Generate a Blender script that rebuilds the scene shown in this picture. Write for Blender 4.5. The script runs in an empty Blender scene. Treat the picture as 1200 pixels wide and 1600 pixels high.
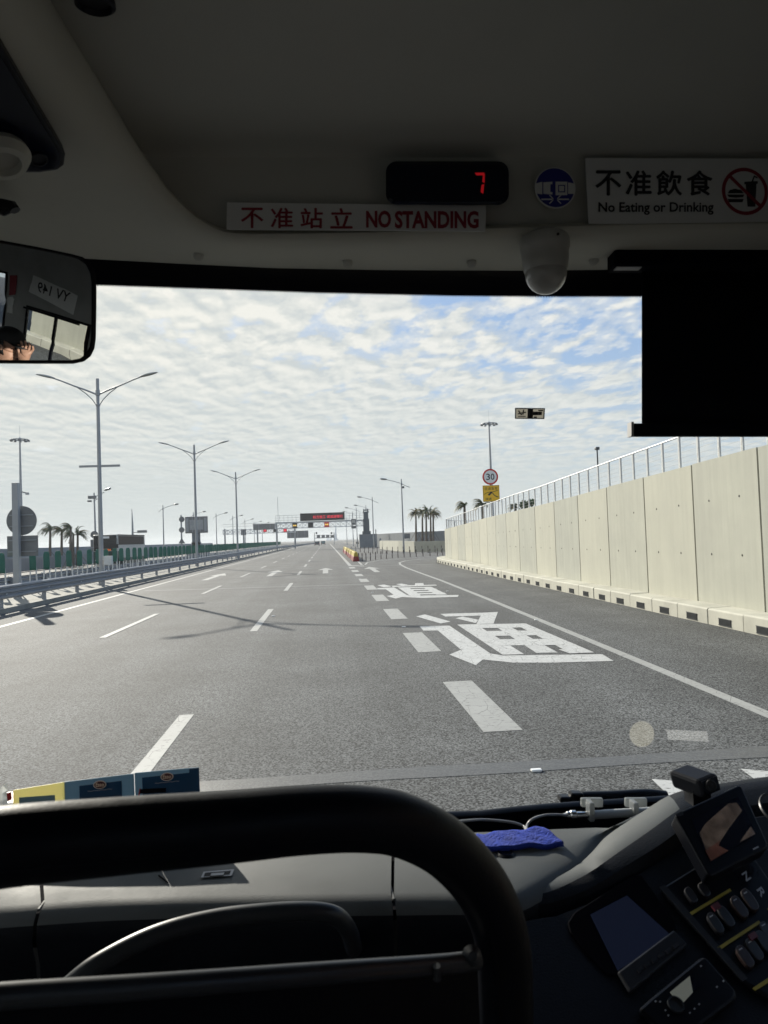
import bpy, bmesh, math, random
from mathutils import Vector, Matrix
random.seed(7)
R = math.radians
SC = bpy.context.scene
COL = SC.collection
# ------------------------------------------------------------------ camera
FPX, CAMH = 1142.6, 2.286                       # focal length in photo pixels, eye height above the road
YAW, PITCH, ROLL = R(4.591), R(2.01), R(2.007)
EYE = Vector((0, 0, CAMH))
cf = Vector((math.sin(YAW)*math.cos(PITCH), math.cos(YAW)*math.cos(PITCH), math.sin(PITCH)))
cr0 = Vector((math.cos(YAW), -math.sin(YAW), 0)); cu0 = cr0.cross(cf)
cr = cr0*math.cos(ROLL) - cu0*math.sin(ROLL); cu = cu0*math.cos(ROLL) + cr0*math.sin(ROLL)
cd = bpy.data.cameras.new('camera'); cam = bpy.data.objects.new('camera', cd); COL.objects.link(cam)
cam.matrix_world = Matrix(((cr.x, cu.x, -cf.x, EYE.x), (cr.y, cu.y, -cf.y, EYE.y), (cr.z, cu.z, -cf.z, EYE.z), (0, 0, 0, 1)))
cd.sensor_fit = 'VERTICAL'; cd.sensor_height = 36; cd.lens = FPX/1600*36
cd.clip_start = 0.02; cd.clip_end = 20000
cd.dof.use_dof = True; cd.dof.focus_distance = 25; cd.dof.aperture_fstop = 14
SC.camera = cam
# ------------------------------------------------------------------ sun, sky, exposure
SUN_AZ, SUN_EL = R(-26.4), R(24.3)              # azimuth to the left of straight ahead
sdir = Vector((math.sin(SUN_AZ)*math.cos(SUN_EL), math.cos(SUN_AZ)*math.cos(SUN_EL), math.sin(SUN_EL)))
sl = bpy.data.lights.new('sun', 'SUN'); sl.energy = 3.6; sl.angle = R(0.5); sl.color = (1.0, 0.93, 0.82)
so = bpy.data.objects.new('sun', sl); COL.objects.link(so)
so.rotation_euler = sdir.to_track_quat('Z', 'Y').to_euler(); so.location = (-20, 40, 30)
SC.view_settings.view_transform = 'Standard'; SC.view_settings.look = 'None'
SC.view_settings.exposure = 0.90; SC.view_settings.gamma = 1
SC.cycles.use_denoising = True
SC.cycles.max_bounces = 8; SC.cycles.diffuse_bounces = 4; SC.cycles.glossy_bounces = 4
SC.cycles.transparent_max_bounces = 16; SC.cycles.sample_clamp_indirect = 6
SC.cycles.caustics_reflective = False; SC.cycles.caustics_refractive = False

def nd(nt, t, **kw):
    n = nt.nodes.new(t)
    for k, v in kw.items():
        if k in n.inputs: n.inputs[k].default_value = v
        else: setattr(n, k, v)
    return n
def lk(nt, a, b): nt.links.new(a, b)
def mth(nt, op, a, b=None, clamp=False):
    n = nt.nodes.new('ShaderNodeMath'); n.operation = op; n.use_clamp = clamp
    for i, v in enumerate((a, b)):
        if v is None: continue
        if isinstance(v, (int, float)): n.inputs[i].default_value = v
        else: nt.links.new(v, n.inputs[i])
    return n.outputs[0]
def ramp(nt, fac, stops, interp='LINEAR'):
    n = nt.nodes.new('ShaderNodeValToRGB'); n.color_ramp.interpolation = interp
    el = n.color_ramp.elements
    while len(el) < len(stops): el.new(0.5)
    for e, (p, c) in zip(el, stops):
        e.position = p
        e.color = (c, c, c, 1) if isinstance(c, (int, float)) else (c[0], c[1], c[2], 1)
    nt.links.new(fac, n.inputs[0]); return n.outputs[0]
def mixc(nt, fac, a, b, blend='MIX'):
    n = nt.nodes.new('ShaderNodeMix'); n.data_type = 'RGBA'; n.blend_type = blend
    for sock, v in ((n.inputs[0], fac), (n.inputs[6], a), (n.inputs[7], b)):
        if isinstance(v, (int, float)): sock.default_value = v
        elif isinstance(v, tuple): sock.default_value = (v[0], v[1], v[2], 1)
        else: nt.links.new(v, sock)
    return n.outputs[2]

W = bpy.data.worlds.new('World'); SC.world = W; W.use_nodes = True
nt = W.node_tree; nt.nodes.clear()
sky = nd(nt, 'ShaderNodeTexSky', sky_type='NISHITA', sun_disc=False, sun_elevation=SUN_EL, sun_rotation=SUN_AZ, air_density=1.0, dust_density=1.0, ozone_density=1.5)
tc = nd(nt, 'ShaderNodeTexCoord'); sep = nd(nt, 'ShaderNodeSeparateXYZ'); lk(nt, tc.outputs['Generated'], sep.inputs[0])
zc = mth(nt, 'ADD', mth(nt, 'MAXIMUM', sep.outputs[2], 0.0), 0.055)
comb = nd(nt, 'ShaderNodeCombineXYZ')
lk(nt, mth(nt, 'DIVIDE', sep.outputs[0], zc), comb.inputs[0]); lk(nt, mth(nt, 'DIVIDE', sep.outputs[1], zc), comb.inputs[1])
def cnoise(scale, detail, rough, dist, sx=1, sy=1, off=(0, 0, 0), rot=0.0):
    mp = nd(nt, 'ShaderNodeMapping'); mp.inputs['Scale'].default_value = (sx, sy, 1); mp.inputs['Location'].default_value = off
    mp.inputs['Rotation'].default_value = (0, 0, rot)
    lk(nt, comb.outputs[0], mp.inputs[0])
    n = nd(nt, 'ShaderNodeTexNoise', Scale=scale, Detail=detail, Roughness=rough, Distortion=dist); lk(nt, mp.outputs[0], n.inputs['Vector'])
    return n.outputs['Fac']
def cells_at(off):
    mp = nd(nt, 'ShaderNodeMapping'); mp.inputs['Scale'].default_value = (1.5, .95, 1); mp.inputs['Location'].default_value = (off[0]*1.5, off[1]*.95, 0); mp.inputs['Rotation'].default_value = (0, 0, .15)
    lk(nt, comb.outputs[0], mp.inputs[0])
    w = nd(nt, 'ShaderNodeTexNoise', noise_dimensions='2D', Scale=3.2, Detail=5.0, Roughness=.6); lk(nt, mp.outputs[0], w.inputs['Vector'])
    ad = nd(nt, 'ShaderNodeMix'); ad.data_type = 'VECTOR'; ad.inputs[0].default_value = .30; lk(nt, mp.outputs[0], ad.inputs[4]); lk(nt, w.outputs['Color'], ad.inputs[5])
    v = nd(nt, 'ShaderNodeTexVoronoi', voronoi_dimensions='2D', feature='SMOOTH_F1', Scale=5.2, Smoothness=.65, Randomness=.95); lk(nt, ad.outputs[1], v.inputs['Vector'])
    v2 = nd(nt, 'ShaderNodeTexVoronoi', voronoi_dimensions='2D', feature='SMOOTH_F1', Scale=11.5, Smoothness=.6); lk(nt, ad.outputs[1], v2.inputs['Vector'])
    n = nd(nt, 'ShaderNodeTexNoise', noise_dimensions='2D', Scale=3.9, Detail=8.0, Roughness=.60); lk(nt, mp.outputs[0], n.inputs['Vector'])
    a = mth(nt, 'SUBTRACT', 1.0, mth(nt, 'MULTIPLY', v.outputs['Distance'], .85))
    return mth(nt, 'ADD', mth(nt, 'ADD', mth(nt, 'MULTIPLY', a, .45), mth(nt, 'MULTIPLY', mth(nt, 'SUBTRACT', 1.0, v2.outputs['Distance']), .16)), mth(nt, 'MULTIPLY', n.outputs['Fac'], .62))
big = cnoise(0.75, 3, 0.5, 0.3, off=(3.1, 1.7, 0))
c0_ = cells_at((0, 0)); c1_ = cells_at((-.032, .070))
rightness = mth(nt, 'ADD', mth(nt, 'MULTIPLY', sep.outputs[0], 0.55), mth(nt, 'MULTIPLY', sep.outputs[2], 0.60))
dens = mth(nt, 'ADD', c0_, mth(nt, 'MULTIPLY', mth(nt, 'SUBTRACT', big, .5), 0.35))
dens = mth(nt, 'SUBTRACT', dens, mth(nt, 'MULTIPLY', mth(nt, 'MAXIMUM', mth(nt, 'SUBTRACT', rightness, 0.16), 0.0), 0.95))
sd_ = nd(nt, 'ShaderNodeVectorMath', operation='DOT_PRODUCT'); lk(nt, tc.outputs['Generated'], sd_.inputs[0]); sd_.inputs[1].default_value = sdir
dens = mth(nt, 'ADD', dens, mth(nt, 'MULTIPLY', mth(nt, 'POWER', mth(nt, 'MAXIMUM', sd_.outputs['Value'], 0.0), 6.0), .14))
cover = ramp(nt, dens, [(0.43, 0.0), (0.54, 0.5), (0.68, 1.0)], 'EASE')
lit = mth(nt, 'ADD', .5, mth(nt, 'MULTIPLY', mth(nt, 'SUBTRACT', c0_, c1_), 2.6), True)
lum = ramp(nt, lit, [(0.10, (3.36, 3.58, 3.72)), (0.5, (4.1, 4.19, 4.17)), (0.88, (4.80, 4.76, 4.62))])
# warm veil near the sun
dt = nd(nt, 'ShaderNodeVectorMath', operation='DOT_PRODUCT'); lk(nt, tc.outputs['Generated'], dt.inputs[0]); dt.inputs[1].default_value = sdir
glow = mth(nt, 'POWER', mth(nt, 'MAXIMUM', dt.outputs['Value'], 0.0), 7.0)
lumg = mixc(nt, 1.0, lum, mixc(nt, glow, (1, 1, 1), (1.08, 1.06, 1.01)), 'MULTIPLY')
blue = mixc(nt, 0.75, sky.outputs[0], (1.38, 2.15, 3.55))
skyc = mixc(nt, cover, blue, lumg)
hz = ramp(nt, sep.outputs[2], [(0.0, 1.0), (0.065, 0.90), (0.14, 0.48), (0.27, 0.0)], 'EASE')
skyc = mixc(nt, mth(nt, 'MULTIPLY', hz, 0.85), skyc, (3.35, 3.62, 3.66))
bg = nd(nt, 'ShaderNodeBackground', Strength=0.1); lk(nt, skyc, bg.inputs[0])
wo = nd(nt, 'ShaderNodeOutputWorld'); lk(nt, bg.outputs[0], wo.inputs[0])
W.cycles.sampling_method = 'MANUAL'; W.cycles.sample_map_resolution = 1024

# ------------------------------------------------------------------ placing helpers
def ray(px, py): return cf + cr*((px-600)/FPX) - cu*((py-800)/FPX)
def P(px, py, Y):
    d = ray(px, py); return EYE + d*(Y/d.y)
def G(px, py, z=0.0):
    d = ray(px, py); return EYE + d*((z-CAMH)/d.z)
class Pl:
    def __init__(s, p, n): s.p = Vector(p); s.n = Vector(n).normalized()
    def __call__(s, px, py, off=0.0):
        d = ray(px, py); t = (s.p-EYE).dot(s.n)/d.dot(s.n); return EYE + d*t + s.n*off
def plane3(a, b, c):
    n = (b-a).cross(c-a).normalized()
    if n.dot(EYE-a) < 0: n = -n
    return Pl(a, n)

# ------------------------------------------------------------------ mesh builder
class MB:
    def __init__(s): s.v = []; s.f = []; s.mi = []
    def add(s, vs, fs, mi=0):
        b = len(s.v); s.v += [Vector(v) for v in vs]; s.f += [tuple(i+b for i in f) for f in fs]; s.mi += [mi]*len(fs); return s
    def box(s, c, size, rz=0.0, mi=0, M=None):
        x, y, z = (q/2 for q in size)
        m = M or Matrix.Rotation(rz, 3, 'Z'); c = Vector(c)
        vs = [c + m @ Vector((sx*x, sy*y, sz*z)) for sx in (-1, 1) for sy in (-1, 1) for sz in (-1, 1)]
        return s.add(vs, [(0, 1, 3, 2), (4, 6, 7, 5), (0, 4, 5, 1), (2, 3, 7, 6), (0, 2, 6, 4), (1, 5, 7, 3)], mi)
    def bar(s, a, b, w, h=None, up=(0, 0, 1), mi=0):
        a = Vector(a); b = Vector(b); h = h or w; d = (b-a).normalized(); up = Vector(up)
        if abs(d.dot(up)) > .95: up = Vector((0, 1, 0))
        x = d.cross(up).normalized(); y = x.cross(d)
        vs = [p + x*sx*w/2 + y*sy*h/2 for p in (a, b) for sx, sy in ((-1, -1), (1, -1), (1, 1), (-1, 1))]
        return s.add(vs, [(3, 2, 1, 0), (4, 5, 6, 7), (0, 1, 5, 4), (1, 2, 6, 5), (2, 3, 7, 6), (3, 0, 4, 7)], mi)
    def tube(s, pts, r, n=8, caps=True, mi=0):
        pts = [Vector(p) for p in pts]; m = len(pts)
        rs = r if isinstance(r, (list, tuple)) else [r]*m
        vs = []; prev = None
        for i, p in enumerate(pts):
            d = (pts[min(i+1, m-1)] - pts[max(i-1, 0)]).normalized()
            if prev is None:
                u = Vector((0, 0, 1)) if abs(d.z) < .9 else Vector((1, 0, 0))
                x = d.cross(u).normalized()
            else: x = (prev - d*prev.dot(d)).normalized()
            prev = x; y = d.cross(x)
            for k in range(n):
                a = 2*math.pi*k/n; vs.append(p + (x*math.cos(a) + y*math.sin(a))*rs[i])
        fs = [(i*n+k, i*n+(k+1) % n, (i+1)*n+(k+1) % n, (i+1)*n+k) for i in range(m-1) for k in range(n)]
        if caps: fs += [tuple(reversed(range(n))), tuple((m-1)*n+k for k in range(n))]
        return s.add(vs, fs, mi)
    def lathe(s, c, prof, n=16, axis=None, mi=0):
        c = Vector(c); M = Matrix.Identity(3) if axis is None else Vector(axis).to_track_quat('Z', 'Y').to_matrix()
        vs = [c + M @ Vector((r*math.cos(2*math.pi*k/n), r*math.sin(2*math.pi*k/n), z)) for r, z in prof for k in range(n)]
        m = len(prof)
        fs = [(i*n+k, i*n+(k+1) % n, (i+1)*n+(k+1) % n, (i+1)*n+k) for i in range(m-1) for k in range(n)]
        fs += [tuple(reversed(range(n))), tuple((m-1)*n+k for k in range(n))]
        return s.add(vs, fs, mi)
    def prism(s, poly, d, mi=0):
        d = Vector(d); n = len(poly); p = [Vector(q) for q in poly]
        vs = p + [q+d for q in p]
        return s.add(vs, [tuple(range(n)), tuple(reversed(range(n, 2*n)))] + [(i, n+i, n+(i+1) % n, (i+1) % n) for i in range(n)], mi)
    def quad(s, pts, mi=0): return s.add(pts, [tuple(range(len(pts)))], mi)
    def grid(s, rows, mi=0):
        n = len(rows[0]); vs = [p for r in rows for p in r]
        return s.add(vs, [(i*n+j, i*n+j+1, (i+1)*n+j+1, (i+1)*n+j) for i in range(len(rows)-1) for j in range(n-1)], mi)
    def build(s, name, mat, parent=None, smooth=False, bevel=0.0, solid=0.0, origin=None):
        me = bpy.data.meshes.new(name); o = bpy.data.objects.new(name, me); COL.objects.link(o)
        off = Vector((0, 0, 0))
        if parent is not None: off = world_loc(parent)
        if origin is not None: off = Vector(origin)
        me.from_pydata([v-off for v in s.v], [], s.f)
        for m in (mat if isinstance(mat, (list, tuple)) else [mat]): me.materials.append(m)
        for p, i in zip(me.polygons, s.mi): p.material_index = i; p.use_smooth = smooth
        bm = bmesh.new(); bm.from_mesh(me); bmesh.ops.recalc_face_normals(bm, faces=bm.faces); bm.to_mesh(me); bm.free()
        if smooth == 'auto' or (smooth and bevel == 0): 
            try: me.set_sharp_from_angle(angle=R(40))
            except Exception: pass
        if parent is not None: o.parent = parent
        elif origin is not None: o.location = off
        if solid: md = o.modifiers.new('solid', 'SOLIDIFY'); md.thickness = solid; md.offset = 0
        if bevel: md = o.modifiers.new('bevel', 'BEVEL'); md.width = bevel; md.segments = 2; md.limit_method = 'ANGLE'
        return o
def world_loc(o):
    l = Vector((0, 0, 0))
    while o is not None: l = l + o.location; o = o.parent
    return l
def tag(o, label=None, cat=None, group=None, kind=None):
    for k, v in (('label', label), ('category', cat), ('group', group), ('kind', kind)):
        if v: o[k] = v
    return o
def thing(name, loc, label, cat, group=None):
    o = bpy.data.objects.new(name, None); COL.objects.link(o); o.location = loc; o.empty_display_size = .1
    return tag(o, label, cat, group)
def copy_tree(o, loc, label=None, rz=None):
    c = o.copy(); COL.objects.link(c); c.location = loc
    if label: c['label'] = label
    if rz is not None: c.rotation_euler = (0, 0, rz)
    for ch in o.children:
        d = ch.copy(); COL.objects.link(d); d.parent = c
        for g in ch.children:
            e = g.copy(); COL.objects.link(e); e.parent = d
    return c
def text_mesh(body, bold=0.0):
    c = bpy.data.curves.new('txt', 'FONT'); c.body = body; c.offset = bold; c.resolution_u = 3
    o = bpy.data.objects.new('txt', c); COL.objects.link(o); bpy.context.view_layer.update()
    me = bpy.data.meshes.new_from_object(o.evaluated_get(bpy.context.evaluated_depsgraph_get()))
    bpy.data.objects.remove(o); bpy.data.curves.remove(c)
    vs = [v.co.copy() for v in me.vertices]; fs = [tuple(p.vertices) for p in me.polygons]; bpy.data.meshes.remove(me)
    return vs, fs
def text_thick(mb, body, q, w, step):
    """bolder strokes without outline offsets: copies shifted by w (fraction of the width) and raised a hair each"""
    u = (q[1]-q[0])*w; v = (q[3]-q[0])*w
    for i, (a, b) in enumerate(((0, 0), (1, 0), (-1, 0), (0, 1), (0, -1))): text_quad(mb, body, tuple(p + u*a + v*b + step*i for p in q))
def text_quad(mb, body, q, bold=0.0, mi=0, mirror=False):
    """text stretched to the quad q = (top left, top right, bottom right, bottom left) in world points"""
    vs, fs = text_mesh(body, bold)
    x0 = min(v.x for v in vs); x1 = max(v.x for v in vs); y0 = min(v.y for v in vs); y1 = max(v.y for v in vs)
    tl, tr, br, bl = q; out = []
    for v in vs:
        a = (v.x-x0)/(x1-x0); b = (v.y-y0)/(y1-y0)
        if mirror: a = 1-a
        out.append((bl*(1-a)+br*a)*(1-b) + (tl*(1-a)+tr*a)*b)
    mb.add(out, fs, mi)

# ------------------------------------------------------------------ materials
MATS = {}
def mat(name, col, rough=.6, metal=0.0, var=0.0, vscale=6.0, bump=0.0, bscale=60.0, spec=.5, emis=None, estr=0.0, coat=0.0, stain=0.0):
    m = bpy.data.materials.new(name); m.use_nodes = True; t = m.node_tree; b = t.nodes['Principled BSDF']
    b.inputs['Base Color'].default_value = (*col, 1); b.inputs['Roughness'].default_value = rough; b.inputs['Metallic'].default_value = metal
    b.inputs['Specular IOR Level'].default_value = spec
    if coat: b.inputs['Coat Weight'].default_value = coat
    if emis: b.inputs['Emission Color'].default_value = (*emis, 1); b.inputs['Emission Strength'].default_value = estr
    tcn = nd(t, 'ShaderNodeTexCoord')
    if var:
        n = nd(t, 'ShaderNodeTexNoise', Scale=vscale, Detail=5.0, Roughness=.6); lk(t, tcn.outputs['Object'], n.inputs['Vector'])
        lo = tuple(max(0, c*(1-var)) for c in col); hi = tuple(min(1, c*(1+var)) for c in col)
        c = ramp(t, n.outputs['Fac'], [(.3, lo), (.7, hi)])
        if stain:
            mp = nd(t, 'ShaderNodeMapping'); mp.inputs['Scale'].default_value = (5, 5, .35); lk(t, tcn.outputs['Object'], mp.inputs[0])
            n2 = nd(t, 'ShaderNodeTexNoise', Scale=1.0, Detail=6.0, Roughness=.65); lk(t, mp.outputs[0], n2.inputs['Vector'])
            c = mixc(t, stain, c, ramp(t, n2.outputs['Fac'], [(.35, .45), (.6, 1.0)]), 'MULTIPLY')
        lk(t, c, b.inputs['Base Color'])
        lk(t, ramp(t, n.outputs['Fac'], [(.3, max(0, rough-.08)), (.7, min(1, rough+.08))]), b.inputs['Roughness'])
    if bump:
        n = nd(t, 'ShaderNodeTexNoise', Scale=bscale, Detail=4.0, Roughness=.6); lk(t, tcn.outputs['Object'], n.inputs['Vector'])
        bp = nd(t, 'ShaderNodeBump', Strength=bump, Distance=.01); lk(t, n.outputs['Fac'], bp.inputs['Height']); lk(t, bp.outputs[0], b.inputs['Normal'])
    MATS[name] = m; return m
def asphalt(name, lo, hi, rough=.8, blotch=.25, tracks=True):
    m = bpy.data.materials.new(name); m.use_nodes = True; t = m.node_tree; b = t.nodes['Principled BSDF']
    tcn = nd(t, 'ShaderNodeTexCoord'); ob = tcn.outputs['Object']
    n1 = nd(t, 'ShaderNodeTexVoronoi', Scale=62.0, Randomness=1.0); lk(t, ob, n1.inputs['Vector'])
    n2 = nd(t, 'ShaderNodeTexNoise', Scale=42.0, Detail=4.0, Roughness=.75); lk(t, ob, n2.inputs['Vector'])
    n3 = nd(t, 'ShaderNodeTexNoise', Scale=.35, Detail=5.0, Roughness=.6); lk(t, ob, n3.inputs['Vector'])
    bw = nd(t, 'ShaderNodeRGBToBW'); lk(t, n1.outputs['Color'], bw.inputs[0])
    f = mth(t, 'ADD', mth(t, 'MULTIPLY', bw.outputs[0], .5), mth(t, 'MULTIPLY', n2.outputs['Fac'], .5))
    c = ramp(t, f, [(.36, lo), (.50, tuple((a+d)/2*.92 for a, d in zip(lo, hi))), (.635, hi)])
    c = mixc(t, 1.0, c, ramp(t, n3.outputs['Fac'], [(.3, 1-blotch), (.7, 1+blotch*.5)]), 'MULTIPLY')
    if tracks:                                   # wheel paths polished along each lane, a few long streaks
        sp = nd(t, 'ShaderNodeSeparateXYZ'); lk(t, ob, sp.inputs[0])
        wv = mth(t, 'SINE', mth(t, 'MULTIPLY', mth(t, 'ADD', sp.outputs[0], 0.45), 2*math.pi/1.9))
        mp = nd(t, 'ShaderNodeMapping'); mp.inputs['Scale'].default_value = (1.3, .03, 1); lk(t, ob, mp.inputs[0])
        n4 = nd(t, 'ShaderNodeTexNoise', Scale=1.0, Detail=4.0, Roughness=.6); lk(t, mp.outputs[0], n4.inputs['Vector'])
        k = mth(t, 'ADD', mth(t, 'MULTIPLY', wv, .075), ramp(t, n4.outputs['Fac'], [(.3, .86), (.7, 1.1)]))
        c = mixc(t, 1.0, c, k, 'MULTIPLY')
    lk(t, c, b.inputs['Base Color']); b.inputs['Roughness'].default_value = rough; b.inputs['Specular IOR Level'].default_value = .35
    bp = nd(t, 'ShaderNodeBump', Strength=.55, Distance=.006); lk(t, f, bp.inputs['Height']); lk(t, bp.outputs[0], b.inputs['Normal'])
    MATS[name] = m; return m
def paint_mat(name, col, worn):
    m = bpy.data.materials.new(name); m.use_nodes = True; t = m.node_tree; b = t.nodes['Principled BSDF']
    tcn = nd(t, 'ShaderNodeTexCoord'); ob = tcn.outputs['Object']
    n0 = nd(t, 'ShaderNodeTexNoise', Scale=1.8, Detail=4.0, Roughness=.6); lk(t, ob, n0.inputs['Vector'])
    n1 = nd(t, 'ShaderNodeTexNoise', Scale=26.0, Detail=4.0, Roughness=.7); lk(t, ob, n1.inputs['Vector'])
    mp = nd(t, 'ShaderNodeMapping'); mp.inputs['Scale'].default_value = (5.5, 2.6, 1); lk(t, ob, mp.inputs[0])
    add = nd(t, 'ShaderNodeMix'); add.data_type = 'VECTOR'; add.inputs[0].default_value = .13; lk(t, mp.outputs[0], add.inputs[4]); lk(t, n1.outputs['Color'], add.inputs[5])
    vo = nd(t, 'ShaderNodeTexVoronoi', feature='DISTANCE_TO_EDGE', Scale=1.0); lk(t, add.outputs[1], vo.inputs['Vector'])
    crack = ramp(t, vo.outputs['Distance'], [(0.0, 1.0), (0.008, 1.0), (0.018, 0.0)])
    crack = mth(t, 'MULTIPLY', crack, ramp(t, n0.outputs['Fac'], [(.42, 0.0), (.56, worn)]))
    mp2 = nd(t, 'ShaderNodeMapping'); mp2.inputs['Scale'].default_value = (9, 26, 1); lk(t, ob, mp2.inputs[0])
    n5 = nd(t, 'ShaderNodeTexNoise', Scale=1.0, Detail=3.0, Roughness=.6); lk(t, mp2.outputs[0], n5.inputs['Vector'])
    pit = mth(t, 'MULTIPLY', ramp(t, n5.outputs['Fac'], [(.60, 0.0), (.64, 1.0)]), worn)
    dirt = mth(t, 'MAXIMUM', crack, pit)
    c = ramp(t, n0.outputs['Fac'], [(.3, tuple(x*.86 for x in col)), (.7, col)])
    c = mixc(t, dirt, c, (.09, .09, .085))
    lk(t, c, b.inputs['Base Color']); b.inputs['Roughness'].default_value = .7
    MATS[name] = m; return m

asphalt('asphalt', (.014, .015, .0155), (.175, .18, .178), .84, .32)
asphalt('seal', (.085, .085, .083), (.135, .135, .13), .42, .15, False)
asphalt('asphalt_far', (.05, .05, .05), (.13, .13, .125), .85)
paint_mat('line_paint', (.37, .37, .35), .75)
paint_mat('glyph_paint', (.55, .55, .53), 1.0)
mat('thin_line', (.30, .30, .29), .8, var=.2)
mat('concrete', (.425, .425, .36), .85, var=.10, vscale=.7, bump=.12, bscale=40, stain=.17)
mat('concrete_pale', (.455, .45, .375), .85, var=.09, vscale=.5, bump=.12, bscale=40, stain=.13)
mat('concrete_grey', (.40, .405, .35), .85, var=.11, vscale=.6, bump=.12, bscale=40, stain=.20)
mat('kerb_stone', (.48, .47, .40), .85, var=.17, vscale=1.1, bump=.2, bscale=50)
mat('median', (.28, .268, .235), .9, var=.18, vscale=1.5, bump=.2, bscale=30)
mat('joint', (.035, .033, .03), .9)
mat('grey_wall', (.25, .255, .26), .85, var=.1, vscale=.6, stain=.2)
mat('dark_grey_wall', (.20, .22, .24), .8, var=.12, vscale=.4, stain=.15)
mat('far_wall', (.24, .27, .29), .85, var=.08, vscale=.3)
mat('steel', (.33, .35, .37), .48, .55, var=.12, vscale=3)
mat('dark_steel', (.08, .085, .09), .5, .4, var=.1)
mat('guard_steel', (.27, .29, .32), .5, .35, var=.16, vscale=2.5)
mat('bright_steel', (.40, .41, .42), .5, .4, var=.06)
mat('lamp_grey', (.36, .37, .38), .5, .25, var=.08, vscale=2)
mat('lens_grey', (.33, .33, .31), .35)
mat('green', (.014, .115, .085), .55, var=.16, vscale=2.0)
mat('white_post', (.66, .66, .64), .6, var=.1, vscale=4)
mat('sign_back', (.20, .205, .21), .55, .3, var=.10, vscale=2)
mat('truss_white', (.70, .71, .72), .5, var=.05)
mat('led_black', (.012, .012, .014), .5)
mat('led_red', (.4, .01, .02), .5, emis=(1, .04, .08), estr=.55)
mat('led_amber', (.5, .28, .05), .5, emis=(1, .65, .12), estr=.45)
mat('led_red_dim', (.2, .015, .015), .5, emis=(1, .05, .05), estr=.10)
mat('sign_red', (.62, .035, .025), .45, var=.06)
mat('sign_white', (.86, .86, .84), .45, var=.04)
mat('sign_black', (.015, .015, .016), .5)
mat('sign_yellow', (.95, .56, .015), .45, var=.05)
mat('barrier_red', (.25, .03, .03), .55, var=.2)
mat('barrier_yellow', (.45, .34, .03), .5, var=.12)
mat('bollard', (.055, .035, .03), .6, var=.15)
mat('trunk', (.14, .115, .09), .9, var=.3, vscale=5, bump=.4, bscale=20)
mat('frond', (.075, .10, .045), .7, var=.45, vscale=3.0)
mat('frond_dry', (.24, .19, .07), .7, var=.4, vscale=3.0)
mat('leafage', (.10, .16, .07), .7, var=.4, vscale=4)
mat('bus_black', (.008, .009, .011), .12)
mat('bus_green', (.012, .035, .032), .3)
mat('bus_white', (.56, .54, .49), .4, var=.06)
mat('bus_maroon', (.03, .016, .014), .5, spec=.2)
mat('orange_led', (.5, .1, .02), .5, emis=(1, .22, .04), estr=.3)
mat('headlight', (.8, .8, .8), .2, emis=(1, .98, .9), estr=1.2)
mat('rubber', (.012, .012, .012), .8)
mat('car_dark', (.02, .025, .03), .25)
mat('car_teal', (.03, .10, .11), .3)
mat('car_glass', (.03, .035, .04), .1)
mat('pylon', (.45, .56, .68), .6, var=.05)  # distance haze painted into the pale blue
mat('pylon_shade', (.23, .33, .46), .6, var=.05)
mat('tower_grey', (.085, .10, .115), .7, var=.1)
# interior
mat('liner', (.53, .515, .44), .75, var=.06, vscale=3, bump=.08, bscale=260)
mat('liner_dark', (.47, .465, .415), .8, var=.06, vscale=3, bump=.08, bscale=260)
mat('shell', (.10, .10, .10), .8, var=.1)
mat('shell_light', (.30, .30, .29), .8, var=.1)
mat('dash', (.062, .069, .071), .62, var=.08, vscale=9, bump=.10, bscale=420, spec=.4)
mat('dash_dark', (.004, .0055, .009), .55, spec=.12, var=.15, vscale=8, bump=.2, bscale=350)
mat('console', (.004, .0055, .0095), .5, spec=.13, var=.2, vscale=8, bump=.2, bscale=350)
mat('void', (.003, .003, .005), .9, spec=.03)
mat('rail_foam', (.0018, .0028, .0055), .46, spec=.11, var=.15, vscale=30, bump=.06, bscale=300)
mat('rail_metal', (.020, .023, .027), .40, .0, spec=.4, var=.12, vscale=14)
mat('band_black', (.0015, .002, .005), .5, spec=.15)
mat('blind', (.0012, .002, .005), .85, spec=.08)
mat('blind_cap', (.28, .28, .28), .5)
mat('plastic_black', (.0035, .0042, .007), .34, spec=.15, var=.1)
mat('plastic_grey', (.017, .018, .022), .4, spec=.2, var=.1)
mat('dome_white', (.42, .41, .37), .35)
mat('dome_clear', (.40, .39, .36), .28, coat=.2)
mat('sticker_white', (.64, .64, .62), .5, var=.04)
mat('sticker_red', (.23, .012, .025), .5)
mat('sticker_blue', (.012, .016, .19), .5)
mat('sticker_black', (.012, .012, .014), .5)
mat('digit_red', (.3, .01, .01), .5, emis=(1, .02, .03), estr=.10)
mat('navy_gloss', (.002, .004, .014), .15, spec=.25)
mat('cloth_blue', (.014, .042, .34), .95, var=.25, vscale=60, bump=.6, bscale=160)
mat('cable_grey', (.26, .26, .27), .4)
mat('tube_white', (.40, .42, .43), .35)
mat('chrome', (.6, .6, .6), .2, 1.0)
mat('clip_clear', (.34, .36, .37), .2)
mat('card_yellow', (.85, .79, .36), .3)
mat('card_blue', (.02, .07, .15), .25, var=.1)
mat('card_pale', (.27, .40, .50), .25)
mat('logo_white', (.7, .7, .68), .4)
mat('logo_dark', (.10, .012, .02), .4); mat('logo_cream', (.85, .62, .45), .4)
mat('logo_red', (.5, .02, .02), .4)
mat('screen_navy', (.006, .009, .022), .12, emis=(.3, .42, .9), estr=.007)
mat('reflection_brown', (.02, .015, .012), .2, emis=(.55, .42, .34), estr=.035)  # dim glow painted in for a reflection on the monitor glass
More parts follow.
